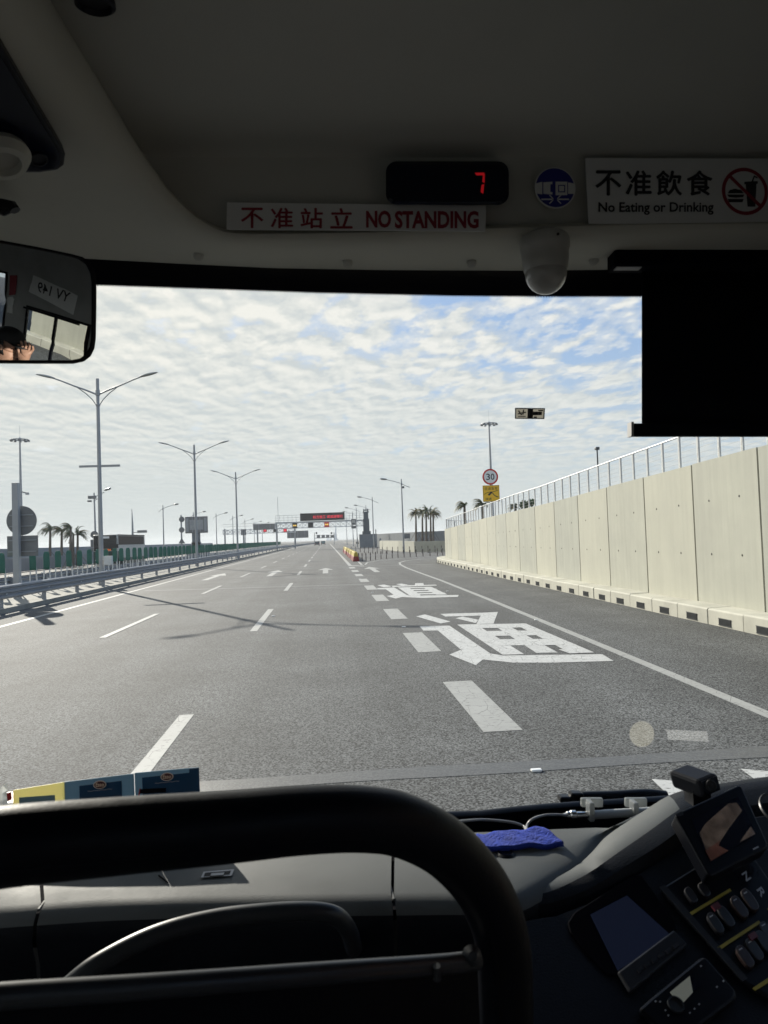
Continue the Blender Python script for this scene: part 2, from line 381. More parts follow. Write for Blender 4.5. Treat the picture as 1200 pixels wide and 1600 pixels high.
mat('reflection_red', (.02, .01, .01), .2, emis=(.6, .27, .2), estr=.035)
mat('screen_dark', (.004, .006, .014), .12)
mat('screen_lcd', (.05, .055, .05), .25, emis=(.8, .85, .75), estr=.05)
mat('strip_yellow', (.30, .24, .02), .5)
mat('switch', (.010, .010, .013), .35)
mat('switch_brown', (.018, .010, .010), .35)
mat('switch_red', (.08, .01, .014), .4)
mat('mark_white', (.35, .36, .38), .5)
mat('mark_violet', (.05, .04, .3), .5, emis=(.3, .25, 1), estr=.05)
mat('skin', (.42, .24, .17), .55)
mat('cap_black', (.01, .01, .011), .8)
mat('jacket', (.03, .035, .05), .85)
mat('phone_green', (.1, .45, .3), .4)
mat('seat_cloth', (.03, .035, .06), .9, var=.3, vscale=30)
def clear_mat(name, tint):
    m = bpy.data.materials.new(name); m.use_nodes = True; t = m.node_tree; t.nodes.clear()
    b = nd(t, 'ShaderNodeBsdfTransparent'); b.inputs[0].default_value = (*tint, 1)
    o = nd(t, 'ShaderNodeOutputMaterial'); lk(t, b.outputs[0], o.inputs[0]); MATS[name] = m; return m
clear_mat('windscreen_glass', (.95, .965, .955)); clear_mat('side_glass', (.91, .92, .92))
for nm_ in ('reflection_brown', 'reflection_red'):
    t_ = MATS[nm_].node_tree; b_ = t_.nodes['Principled BSDF']; tc_ = nd(t_, 'ShaderNodeTexCoord'); n_ = nd(t_, 'ShaderNodeTexNoise', Scale=38.0, Detail=3.0); lk(t_, tc_.outputs['Object'], n_.inputs['Vector'])
    e_ = b_.inputs['Emission Color'].default_value[:3]; lk(t_, ramp(t_, n_.outputs['Fac'], [(.35, tuple(x*.45 for x in e_)), (.62, tuple(x*1.1 for x in e_))]), b_.inputs['Emission Color'])
def thin_card(name, col, fac):
    t = MATS[name].node_tree; b = t.nodes['Principled BSDF']; o = t.nodes['Material Output']
    tr = nd(t, 'ShaderNodeBsdfTranslucent'); tr.inputs[0].default_value = (*col, 1); mx = nd(t, 'ShaderNodeMixShader'); mx.inputs[0].default_value = fac
    lk(t, b.outputs[0], mx.inputs[1]); lk(t, tr.outputs[0], mx.inputs[2]); lk(t, mx.outputs[0], o.inputs['Surface'])
thin_card('card_yellow', (.84, .80, .50), .5); thin_card('card_pale', (.25, .38, .48), .3); thin_card('clip_clear', (.5, .52, .52), .5)
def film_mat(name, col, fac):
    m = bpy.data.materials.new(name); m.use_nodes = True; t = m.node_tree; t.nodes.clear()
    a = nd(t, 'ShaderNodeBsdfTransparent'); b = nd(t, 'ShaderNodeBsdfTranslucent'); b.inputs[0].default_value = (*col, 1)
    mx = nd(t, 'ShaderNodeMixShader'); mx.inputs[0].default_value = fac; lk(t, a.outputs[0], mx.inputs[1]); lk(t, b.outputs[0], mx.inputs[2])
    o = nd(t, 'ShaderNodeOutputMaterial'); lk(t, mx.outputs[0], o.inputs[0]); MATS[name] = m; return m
film_mat('reflection_warm', (.62, .60, .50), .15); film_mat('reflection_cool', (.66, .68, .70), .16); film_mat('permit_pale', (.30, .29, .26), .9)  # warm and cool films paint reflections seen in the windscreen
mirror_m = mat('mirror', (.80, .82, .82), .0, 1.0)
M_ = MATS

# ================================================================== GROUND AND ROAD
def sheet(name, pts, z, m, kind='structure'):
    b = MB(); b.quad([Vector((x, y, z)) for x, y in pts]); o = b.build(name, M_[m]); tag(o, kind=kind); return o
sheet('ground', [(-2500, -300), (2500, -300), (2500, 3500), (-2500, 3500)], -.06, 'asphalt_far')
sheet('road', [(-11.75, -30), (9.2, -30), (9.2, 62), (30, 80), (30, 106), (14.3, 100), (11.25, 420), (-11.75, 420)], 0.0, 'asphalt')
sheet('opposite_road', [(-31, -10), (-15.4, -10), (-15.4, 420), (-31, 420)], 0.0, 'asphalt_far')
b = MB(); b.box((-13.55, 120, .06), (3.5, 320, .24)); tag(b.build('median_strip', M_['median']), kind='structure')
ZL = .004
def mark(name, polys, m='line_paint', z=ZL):
    b = MB()
    for i, pl in enumerate(polys): b.quad([Vector((p[0], p[1], z + i*.0003)) for p in pl])
    o = b.build(name, M_[m]); tag(o, kind='structure'); return o
def strip(x, y0, y1, w): return [(x-w/2, y0), (x+w/2, y0), (x+w/2, y1), (x-w/2, y1)]
mark('edge_line', [strip(-9.9, 2, 400, .2)])
dashes = []
for x, ph in ((-1.94, 10.1), (-5.72, 10.1)):
    for k in range(-1, 18): dashes.append(strip(x, ph - 6 + 15*k, ph + 15*k, .17 + .02*(x > -3)))
mark('lane_dashes', dashes)
mark('merge_dashes', [strip(1.97, 8.42 + 6*k, 11.4 + 6*k, .46) for k in range(0, 9)])
mark('far_edge_line', [strip(1.97, 62, 400, .3), [(1.85, 62), (3.0, 60.2), (3.1, 61.2), (2.0, 63.2)], [(2.9, 63.5), (3.1, 63.5), (3.7, 110), (3.5, 110)]])
def ribbon(pts, w):
    out = []; pts = [Vector((p[0], p[1], 0)) for p in pts]; L = []; Rr = []
    for i, p in enumerate(pts):
        d = (pts[min(i+1, len(pts)-1)] - pts[max(i-1, 0)]).normalized(); n = Vector((-d.y, d.x, 0))*w/2
        L.append(p+n); Rr.append(p-n)
    return L, Rr
def ribbon_mark(name, pts, w, m='line_paint', z=ZL):
    L, Rr = ribbon(pts, w); b = MB()
    b.grid([[Vector((l.x, l.y, z)), Vector((r.x, r.y, z))] for l, r in zip(L, Rr)])
    tag(b.build(name, M_[m]), kind='structure')
ribbon_mark('solid_line', [(5.0, -4), (5.22, 8.5), (5.41, 15.8), (5.61, 25.8), (5.78, 37), (5.80, 46), (5.85, 54), (6.1, 61), (6.5, 65.5), (7.5, 69.8), (9.4, 73), (12.0, 75), (18, 77.5)], .19)
ribbon_mark('ramp_edge_line', [(3.3, 63.5), (3.8, 69), (5.2, 73.5), (7.5, 76.8), (11, 80), (16, 84)], .16)
def arrow(x, y, L=9.5):
    return [[(x-.19, y), (x+.19, y), (x+.19, y+L*.62), (x-.19, y+L*.62)], [(x-.60, y+L*.60), (x+.60, y+L*.60), (x, y+L)]]
for x, y in ((-7.75, 47), (-3.85, 49), (-.12, 50), (3.35, 49)): mark('lane_arrow', arrow(x, y))
mark('cross_line', [[(-9.3, 38.2), (2.3, 36.3), (2.3, 36.45), (-9.3, 38.4)]], 'thin_line')
mark('cross_seam', [[(-9.9, 60.2), (9, 59), (9, 59.35), (-9.9, 60.5)]], 'seal', .0035)
b = MB(); b.grid([[Vector((x, 7.27 + .02*math.sin(x*1.7), .0035)), Vector((x, 6.96 + .015*math.sin(x*2.3+1), .0035))] for x in [i*.4 - 9 for i in range(46)]])
tag(b.build('sealed_joint', M_['seal']), kind='structure')
def glyph(name, polys, sc, ox, oy, label=None):
    b = MB()
    for i, pl in enumerate(polys):
        b.quad([G(ox + x/sc, oy + y/sc, ZL + i*.0004) for x, y in pl])
    o = b.build(name, M_['glyph_paint']); tag(o, kind='structure'); return o
glyph('road_lettering', [
    [(33, 110), (80, 100), (213, 137), (162, 147)],
    [(52, 162), (207, 158), (420, 303), (345, 364), (207, 309), (268, 284), (148, 184), (72, 184)],
    [(420, 303), (485, 314), (1003, 307), (1063, 342), (750, 351), (540, 351), (405, 337), (380, 335)],
    [(160, 97), (378, 91), (370, 106), (185, 111)], [(378, 91), (460, 87), (437, 148), (348, 150)], [(238, 120), (277, 111), (358, 128), (345, 145)],
    [(248, 153), (345, 151), (597, 307), (485, 310)], [(430, 151), (500, 150), (772, 298), (660, 300)], [(545, 149), (605, 147), (962, 298), (840, 302)],
    [(270, 152), (605, 147), (650, 167), (300, 172)], [(325, 187), (690, 183), (735, 207), (365, 213)], [(405, 230), (790, 226), (870, 258), (465, 262)], [(775, 282), (850, 276), (880, 301), (835, 303)],
], 3.3333, 640, 930)
glyph('road_lettering', [
    [(130, 130), (200, 122), (280, 140), (200, 150)],
    [(128, 160), (305, 152), (440, 232), (390, 252), (320, 268), (228, 242), (300, 228), (220, 172), (135, 172)],
    [(430, 230), (470, 238), (978, 230), (970, 250), (600, 262), (390, 252)],
    [(325, 118), (380, 112), (455, 124), (390, 134)], [(525, 108), (610, 107), (615, 128), (520, 130)],
    [(280, 135), (740, 123), (752, 132), (290, 147)],
    [(345, 152), (455, 150), (585, 235), (470, 238)], [(600, 147), (690, 145), (862, 226), (745, 229)],
    [(400, 150), (690, 146), (710, 155), (420, 160)], [(470, 169), (740, 164), (760, 177), (490, 181)], [(510, 190), (780, 186), (800, 199), (530, 204)], [(550, 213), (830, 207), (850, 222), (570, 226)],
], 6.6667, 570, 895)
# the second painted sign under the coach, only its tips show
glyph('road_lettering', [[(1018, 1217), (1066, 1221), (1110, 1262), (1065, 1262)], [(1157, 1201), (1215, 1206), (1260, 1240), (1210, 1240)]], 1, 0, 0)
# cat's-eye studs
for i, (px, py) in enumerate(((838, 1205), (631, 980), (582, 926), (563, 905), (838, 969), (699, 924), (427, 963))):
    c = G(px, py); b = MB(); b.box(c + Vector((0, 0, .011)), (.10, .055, .022)); 
    tag(b.build('road_stud', M_['sign_white'], origin=c, bevel=.006), 'small white reflective road stud on the asphalt', 'road stud', 'road studs')

# ================================================================== RIGHT RETAINING WALL, KERB, RAILING
WP = [(9.40, -6), (9.42, 15), (9.46, 28), (9.50, 36), (9.68, 41), (9.95, 46.5), (10.12, 53), (10.08, 59), (10.2, 62.5), (10.7, 65.2), (11.8, 67.6), (13.6, 69.4), (16.5, 70.6), (22, 71.3)]
def along(poly):
    cum = [0.0]
    for a, c in zip(poly, poly[1:]): cum.append(cum[-1] + math.hypot(c[0]-a[0], c[1]-a[1]))
    return cum
def at_s(poly, cum, s):
    for i in range(len(poly)-1):
        if s <= cum[i+1] or i == len(poly)-2:
            t = (s-cum[i])/(cum[i+1]-cum[i]); a, c = poly[i], poly[i+1]
            p = Vector((a[0]+(c[0]-a[0])*t, a[1]+(c[1]-a[1])*t, 0)); d = Vector((c[0]-a[0], c[1]-a[1], 0)).normalized()
            return p, d
CW = along(WP)
def ztop(y): 
    pts = [(-10, 4.75), (15, 3.98), (24, 3.72), (32, 3.47), (46, 3.25), (55, 3.02), (61, 2.86), (80, 2.6)]
    for (a, za), (c, zc) in zip(pts, pts[1:]):
        if y <= c: return za + (zc-za)*(y-a)/(c-a)
    return 2.6
wall = thing('retaining_wall', (9.5, 30, 0), 'long cream concrete retaining wall of tall panels beside the slip road', 'wall')
b = MB(); bj = MB(); bh = MB()
s = 21.19 - 2.9*7                     # joints fall at y = 15.19 + 2.9 k
marks_s = []
while s < CW[-1]: marks_s.append(s); s += 2.9
for k, s0 in enumerate(marks_s[:-1]):
    s1 = marks_s[k+1]
    g = .032; n = 3 if at_s(WP, CW, s0)[0].y > 58 else 1
    for q in range(n):
        a, d = at_s(WP, CW, s0 + (s1-s0)*q/n + (g if q == 0 else 0)); c, d2 = at_s(WP, CW, s0 + (s1-s0)*(q+1)/n - (g if q == n-1 else 0))
        nr = Vector((d.y, -d.x, 0))
        za, zc_ = ztop(a.y), ztop(c.y)
        jit = random.uniform(-.012, .012)
        b.add([a + Vector((0, 0, .3)), c + Vector((0, 0, .3)), c + Vector((0, 0, zc_+jit)), a + Vector((0, 0, za+jit)), a + nr*.3 + Vector((0, 0, .3)), c + nr*.3 + Vector((0, 0, .3)), c + nr*.3 + Vector((0, 0, zc_+jit)), a + nr*.3 + Vector((0, 0, za+jit))],
              [(0, 1, 2, 3), (7, 6, 5, 4), (3, 2, 6, 7), (0, 3, 7, 4), (1, 5, 6, 2)], (k*7+k//3) % 3)
        bj.add([a - d*.04 + nr*.05 + Vector((0, 0, .3)), c + d*.04 + nr*.05 + Vector((0, 0, .3)), c + d*.04 + nr*.05 + Vector((0, 0, zc_-.03)), a - d*.04 + nr*.05 + Vector((0, 0, za-.03))], [(0, 1, 2, 3)])
    if 5 < a.y < 66:
        for fr in (.27, .73):
            p, d = at_s(WP, CW, s0 + 2.9*fr)
            for z in (1.6, ztop(p.y) - 1.0):
                bh.lathe(p + Vector((d.y, -d.x, 0))*-.004 + Vector((0, 0, z)), [(.028, 0), (.028, .02)], 8, (d.y, -d.x, 0))
wallp = b.build('concrete_panels', [M_['concrete'], M_['concrete_pale'], M_['concrete_grey']], wall); bj.build('joint_backing', M_['joint'], wall); bh.build('tie_hole', M_['joint'], wall)
# kerb with drain grates
kerb = tag(bpy.data.objects.new('kerb', None), kind='structure'); COL.objects.link(kerb); kerb.location = (9, 30, 0)
KP = [(x - .55 if i < 8 else x, y) for i, (x, y) in enumerate(WP)]
KP = [(8.84, -6), (8.85, 15), (8.88, 28), (8.93, 37), (9.08, 45), (9.25, 53), (9.33, 59), (9.5, 63), (10.0, 66), (11.1, 68.6), (13.1, 70.5), (16.3, 71.9), (22, 72.6)]
CK = along(KP); b = MB(); bg_ = MB(); s = 21.1 - 1.475*14; blocks = []; i = 0
while s + 1.475 < CK[-1]:
    a, d = at_s(KP, CK, s+random.uniform(.006, .014)); c, d2 = at_s(KP, CK, s+random.uniform(1.46, 1.469)); n = Vector((d.y, -d.x, 0)); n2 = Vector((d2.y, -d2.x, 0)); h = .375 + random.uniform(-.006, .006)
    a = a + n*random.uniform(-.009, .009); c = c + n2*random.uniform(-.009, .009)
    prof = [(0, 0), (0, h-.03), (.03, h), (.72, h+.02), (.72, 0)]
    vs = [a + n*u + Vector((0, 0, z)) for u, z in prof] + [c + n2*u + Vector((0, 0, z)) for u, z in prof]
    b.add(vs, [(0, 1, 6, 5), (1, 2, 7, 6), (2, 3, 8, 7), (3, 4, 9, 8), (0, 4, 3, 2, 1), (5, 6, 7, 8, 9)])
    bg_.add([a + n*.02 - d*.02, c + n2*.02 + d*.02, c + n2*.02 + d*.02 + Vector((0, 0, h-.02)), a + n*.02 - d*.02 + Vector((0, 0, h-.02))], [(0, 1, 2, 3)])
    blocks.append((s, a, c, d, n)); s += 1.475
b.build('kerb_stones', M_['kerb_stone'], kerb, bevel=.012); bg_.build('kerb_joint', M_['joint'], kerb)
for (s, a, c, d, n) in blocks:
    if a.y < 4 or a.y > 66: continue
    m = (a+c)/2; g = MB()
    g.box(m + n*-.003 + Vector((0, 0, .115)), (.50, .012, .155), math.atan2(d.y, d.x))
    o = g.build('drain_grate', M_['joint'], kerb)
    g2 = MB()
    for q in range(13): g2.box(m + d*(-.235 + q*.47/12) - n*.012 + Vector((0, 0, .115)), (.014, .01, .15), math.atan2(d.y, d.x))
    for z in (.04, .19): g2.box(m - n*.013 + Vector((0, 0, z)), (.52, .012, .014), math.atan2(d.y, d.x))
    g2.build('grate_bars', M_['dark_steel'], o)
# railing on the wall
rail = thing('railing', (9.6, 30, 3.4), 'shiny steel railing with thin wires along the top of the cream wall', 'railing')
RP = [(x + .16, y) for x, y in WP]; CR = along(RP)
top = MB(); pts = []
for q in range(140):
    p, d = at_s(RP, CR, 12 + q*(CR[-1]-12)/139); pts.append(p + Vector((0, 0, ztop(p.y) + .86)))
top.tube(pts, .022, 8); top.build('handrail', M_['bright_steel'], rail, smooth=True)
wr = MB()
for h in (.14, .28, .42, .56, .70): wr.tube([p + Vector((0, 0, h-.86)) for p in pts[::2]], .0045, 5)
wr.build('wire', M_['bright_steel'], rail, smooth=True)
s = 14.0
while s < CR[-1]:
    p, d = at_s(RP, CR, s); z0 = ztop(p.y); b = MB()
    for q in (-.024, .024): b.bar(p + d*q + Vector((0, 0, z0)), p + d*q + Vector((0, 0, z0+.84)), .022, .05, (d.y, -d.x, 0))
    for h in (.14, .28, .42, .56, .70): b.box(p + Vector((0, 0, z0+h)), (.055, .022, .03), math.atan2(d.y, d.x) - math.pi/2)
    b.build('railing_post', M_['white_post'], rail); s += 1.0
# upper ramp behind the wall
b = MB(); b.add([(9.75, -6, 4.4), (22, -6, 4.4), (22, 60, 2.6), (10.4, 60, 2.6)], [(0, 1, 2, 3)]); tag(b.build('upper_ramp', M_['asphalt_far']), kind='structure')

# ================================================================== SIGNS ON THE RIGHT
sp = P(766, 745, 48); sg = thing('speed_sign', (sp.x, sp.y, 3.2), 'round red-rimmed 30 speed sign above a yellow bend warning board', 'road sign')
b = MB(); b.tube([(sp.x+.05, sp.y+.08, 2.6), (sp.x+.0, sp.y+.08, sp.z+.45)], .06, 10); b.build('post', M_['steel'], sg, smooth=True)
def disc(mb, c, r, th, n=32, ax=(0, -1, 0), mi=0, r0=0):
    mb.lathe(Vector(c), [(r, 0), (r, th)], n, ax, mi)
b = MB(); disc(b, sp, .535, .02); b.build('rim', M_['sign_red'], sg)
b = MB(); disc(b, sp + Vector((0, -.021, 0)), .425, .003); b.build('face', M_['sign_white'], sg)
def rectq(c, w, h, dy=0.0, dx=0.0, dz=0.0):
    c = Vector(c) + Vector((dx, dy, dz))
    return (c + Vector((-w/2, 0, h/2)), c + Vector((w/2, 0, h/2)), c + Vector((w/2, 0, -h/2)), c + Vector((-w/2, 0, -h/2)))
for ch, dx_ in (('3', -.15), ('0', .15)): b = MB(); text_quad(b, ch, rectq(sp, .255, .42, -.03, dx_), .012); b.build('digit', M_['sign_black'], sg)
yb = P(767.5, 771, 48)
b = MB(); b.box(yb, (1.13, .03, 1.09)); b.build('warning_board', M_['sign_yellow'], sg, bevel=.01)
b = MB()
for q in ((0, .51, 1.05, .02), (0, -.51, 1.05, .02)): b.box(yb + Vector((q[0], -.018, q[1])), (q[2], .004, q[3]))
for q in (-.53, .53): b.box(yb + Vector((q, -.018, 0)), (.02, .004, 1.0))
text_quad(b, '匝道急弯', rectq(yb, .86, .20, -.02, 0, .33), 0); text_quad(b, '减速', rectq(yb, .42, .17, -.02, -.2, -.36), 0)
def ribw(pts, w, y, c):
    L, Rr = ribbon(pts, w); return [[Vector((c.x+l.x, c.y+y, c.z+l.y)), Vector((c.x+r.x, c.y+y, c.z+r.y))] for l, r in zip(L, Rr)]
b.grid(ribw([(-.48, -.06), (-.3, .05), (-.1, .10), (.15, .11), (.3, .15), (.47, .20)], .03, -.02, yb))
b.grid(ribw([(-.2, -.1), (-.1, -.04), (0, .06), (.02, .1)], .12, -.023, yb)); b.grid(ribw([(.05, .07), (.2, -.12), (.35, -.22), (.47, -.26)], .05, -.021, yb))
b.build('board_lettering', M_['sign_black'], sg)
for z, w in ((3.35, .25), (3.7, .25)):
    pass
c = P(933, 703, 50); t = thing('camera_post', (c.x, c.y, 2.8), 'thin grey post with a small camera box behind the wall railing', 'post')
b = MB(); b.tube([(c.x, c.y, 2.8), c], [.07, .05], 8); b.build('pole', M_['dark_steel'], t, smooth=True)
b = MB(); b.box(c + Vector((0, 0, .1)), (.28, .3, .2)); b.build('camera_box', M_['dark_steel'], t, bevel=.03)

# ================================================================== HIGH MASTS
def high_mast(px, py, Y, label):
    c = P(px, py, Y); t = thing('high_mast_light', (c.x, c.y, 0), label, 'mast light', 'high mast lights')
    b = MB(); b.tube([(c.x, c.y, 0), (c.x, c.y, c.z)], [.42, .16], 12); b.build('mast', M_['lamp_grey'], t, smooth=True)
    b = MB(); n = 20
    ringp = [c + Vector((1.75*math.cos(2*math.pi*k/n), 1.75*math.sin(2*math.pi*k/n), 0)) for k in range(n+1)]
    b.tube(ringp, .07, 6); b.tube([p + (c-p)*.35 for p in ringp], .05, 6)
    for k in range(0, n, 4): b.bar(c, ringp[k], .07)
    b.lathe(c + Vector((0, 0, -.3)), [(.3, 0), (.35, .5), (.1, .8)], 10); b.tube([c, c + Vector((0, 0, 3.2))], .03, 5)
    b.build('ring', M_['steel'], t)
    for k in range(0, n, 2):
        p = ringp[k]; b = MB(); d = (p-c).normalized()
        b.box(p + Vector((0, 0, -.22)), (.5, .42, .3), math.atan2(d.y, d.x)); b.build('floodlight', M_['sign_back'], t, bevel=.05)
    return t
tm = high_mast(31, 687, 163, 'tall mast light with round lamp ring behind the palms beside the round sign back')
c = P(32, 768, 163); b = MB(); b.bar(c + Vector((-1.2, 0, .3)), c + Vector((1.4, 0, -.4)), .3); b.box(c + Vector((1.4, 0, -.5)), (.6, .5, .5)); b.build('bracket', M_['lamp_grey'], tm)
high_mast(764, 662, 163, 'tall mast light with round lamp ring rising behind the 30 sign')

# ================================================================== LEFT MEDIAN: lamps, guardrail, anti-glare panels
LAMPX = -12.75
def twin_lamp(name, label):
    t = thing(name, (0, 0, 0), label, 'street lamp', 'twin-arm street lamps on the median')
    b = MB(); b.tube([(0, 0, .1), (0, 0, .6), (0, 0, .62), (0, 0, 11.95)], [.17, .17, .135, .085], 14); b.lathe((0, 0, 10.35), [(.09, 0), (.13, .03), (.13, .12), (.10, .15)], 12); b.lathe((0, 0, 10.95), [(.09, 0), (.12, .02), (.12, .35), (.09, .37)], 12)
    b.box((0, 0, .15), (.5, .5, .06)); b.build('pole', M_['lamp_grey'], t, smooth=True)
    for s_ in (-1, 1):
        b = MB()
        b.tube([(s_*.08, 0, 11.05), (s_*.6, 0, 11.28), (s_*1.3, 0, 11.55), (s_*2.0, 0, 11.85), (s_*2.45, 0, 12.02)], [.05, .05, .045, .04, .04], 8)
        b.tube([(s_*.09, 0, 10.42), (s_*.3, 0, 10.75), (s_*.65, 0, 11.1), (s_*1.15, 0, 11.48)], .028, 7)
        b.build('arm', M_['lamp_grey'], t, smooth=True)
        b = MB(); M3 = Matrix.Rotation(-s_*.24, 3, 'Y'); n = 12; rows = []
        for i in range(9):
            u = i/8; w = .17*math.sin(math.pi*min(1, u*.85+.12))**.7; h = .10*math.sin(math.pi*(u*.85+.1))**.6
            rows.append([Vector((s_*(2.35+.02), 0, 12.0)) + M3 @ Vector((s_*u*1.05, w*math.cos(2*math.pi*k/n), h*math.sin(2*math.pi*k/n)*(1 if math.sin(2*math.pi*k/n) > 0 else .45))) for k in range(n+1)])
        b.grid(rows); b.add([p for p in rows[0][:-1]], [tuple(range(n))]); b.add([p for p in rows[-1][:-1]], [tuple(range(n))])
        b.build('lamp_head', M_['lens_grey'], t, smooth=True)
    return t
lamp = twin_lamp('street_lamp', 'nearest and tallest twin-arm street lamp, with crossbar and box, left of the road')
copy_tree(lamp, (LAMPX+.25, 72, 0), 'middle twin-arm street lamp in front of the big grey sign back')
copy_tree(lamp, (LAMPX+.7, 101, 0), 'farthest and smallest twin-arm street lamp before the gantry')
lamp.location = (LAMPX, 42.7, 0)
b = MB(); b.bar((LAMPX-1.1, 42.7, 6.93), (LAMPX+1.15, 42.7, 6.93), .1, .12); b.build('crossbar', M_['lamp_grey'], lamp)
b = MB(); b.box((LAMPX+.42, 42.6, 1.55), (.42, .3, .5)); b.bar((LAMPX, 42.65, 1.6), (LAMPX+.4, 42.65, 1.6), .06); b.build('control_box', M_['white_post'], lamp, bevel=.01)
def guardrail(x, y0, y1, side, label, pm='guard_steel', step=4.15, bend=None):
    t = thing('guardrail', (x, y0, 0), label, 'guardrail')
    X = bend or (lambda y: x)
    b = MB(); prof = [(0, .50), (.07, .55), (.07, .62), (.0, .66), (0, .70), (.07, .74), (.07, .80), (.0, .84), (0, .88), (.07, .92), (.07, .98), (0, 1.02)]
    ys = []; y = y0
    while y < y1: ys.append(y); y += step if y < 120 else step*2
    b.grid([[Vector((X(y) + side*(.10 + u), y, z)) for u, z in prof] for y in ys]); b.build('beam', M_[pm], t, solid=.006)
    b = MB()
    for y in ys[1::1]:
        b.box((X(y) + side*.175, y+.1, .69), (.02, .06, .04)); 
        if y < 70: b.box((X(y) + side*.20, y, 1.045), (.05, .05, .06))
    b.build('reflector_strip', M_['sign_white'], t)['kind'] = 'stuff'
    for y in ys:
        b = MB(); b.box((X(y), y, .5), (.13, .14, 1.0)); b.box((X(y) + side*.075, y, .76), (.05, .2, .32)); b.build('post', M_[pm], t)
    return t
guardrail(-12.05, 7.4, 232, 1, 'grey three-wave steel guardrail along the left edge of the road')
guardrail(-15.2, 12, 232, -1, 'second guardrail behind the green anti-glare panels, facing the other carriageway', 'guard_steel')
proto = thing('anti_glare_panel', (0, 0, 0), 'dark green anti-glare panel on two splayed white legs behind the guardrail', 'anti-glare panel', 'anti-glare panels on the median')
b = MB(); rows = []
for i in range(9):
    u = i/8; w = .15*(1 - .25*max(0, u-.82)/.18) ; z = 1.27 + .90*u
    if u == 1: w *= .8
    rows.append([Vector((x*w, .022 - .03*(x*x), z)) for x in (-1, -.9, -.5, 0, .5, .9, 1)])
b.grid(rows); b.build('panel', M_['green'], proto, smooth=True, solid=.03)
for s_ in (-1, 1):
    b = MB(); b.bar((s_*.20, .03, .15), (s_*.115, .03, 1.5), .055, .05); b.build('leg', M_['white_post'], proto)
Y0 = 33.4 - 1.72*3; spots = [Y0 + 1.72*k for k in range(1, 118)]
proto.location = (-14.25, Y0, .03)
for k, y in enumerate(spots):
    c = copy_tree(proto, (-14.25 + random.uniform(-.03, .03), y, .03 + random.uniform(-.02, .02)), None, random.uniform(-.1, .1))
    c.rotation_euler[1] = random.uniform(-.015, .015)
# square post with round and rectangular sign backs
t = thing('sign_post', (-13.55, 33.5, 0), 'thick square post carrying a round and a rectangular sign seen from behind', 'road sign')
b = MB(); b.box((-13.62, 33.5, 2.68), (.26, .26, 5.2)); b.build('post', M_['lamp_grey'], t, bevel=.01)
c = P(34, 813.5, 33.8); b = MB(); disc(b, c, .655, .02, 36); b.build('round_sign', M_['sign_back'], t)
b = MB()
for z in (-.25, .25): b.bar(c + Vector((-.5, -.05, z)), c + Vector((.5, -.05, z)), .05, .04)
c = P(35.5, 853, 33.8)
for z in (-.25, .25): b.bar(c + Vector((-.6, -.05, z)), c + Vector((.6, -.05, z)), .05, .04)
b.build('rib', M_['steel'], t)
b = MB(); b.box(c, (1.34, .025, .92)); b.build('board', M_['sign_back'], t, bevel=.06)

# ================================================================== BEYOND THE OPPOSITE CARRIAGEWAY
def wall_thing(name, pts, z0, z1, th, m, label, cat='wall', cap=0):
    t = MB()
    for a, c in zip(pts, pts[1:]):
        a3 = Vector((a[0], a[1], 0)); c3 = Vector((c[0], c[1], 0)); d = (c3-a3).normalized(); n = Vector((-d.y, d.x, 0))*th
        za = z1(a) if callable(z1) else z1; zb = z1(c) if callable(z1) else z1
        t.add([a3 + Vector((0, 0, z0)), c3 + Vector((0, 0, z0)), c3 + Vector((0, 0, zb)), a3 + Vector((0, 0, za)), a3+n + Vector((0, 0, z0)), c3+n + Vector((0, 0, z0)), c3+n + Vector((0, 0, zb)), a3+n + Vector((0, 0, za))],
              [(0, 1, 2, 3), (7, 6, 5, 4), (3, 2, 6, 7), (0, 3, 7, 4), (1, 5, 6, 2)])
    o = t.build(name, M_[m]); return tag(o, label, cat)
wall_thing('roadside_wall', [(-32.5, 10), (-32.5, 60), (-33.5, 96), (-36, 150), (-40, 260)], 0, 1.45, -.3, 'grey_wall', 'low grey concrete wall behind the green panels on the far side')
wall_thing('boundary_wall', [(-40, 10), (-41, 110), (-46, 300)], 0, 2.55, -.3, 'far_wall', 'taller pale grey boundary wall behind the low wall and palms')
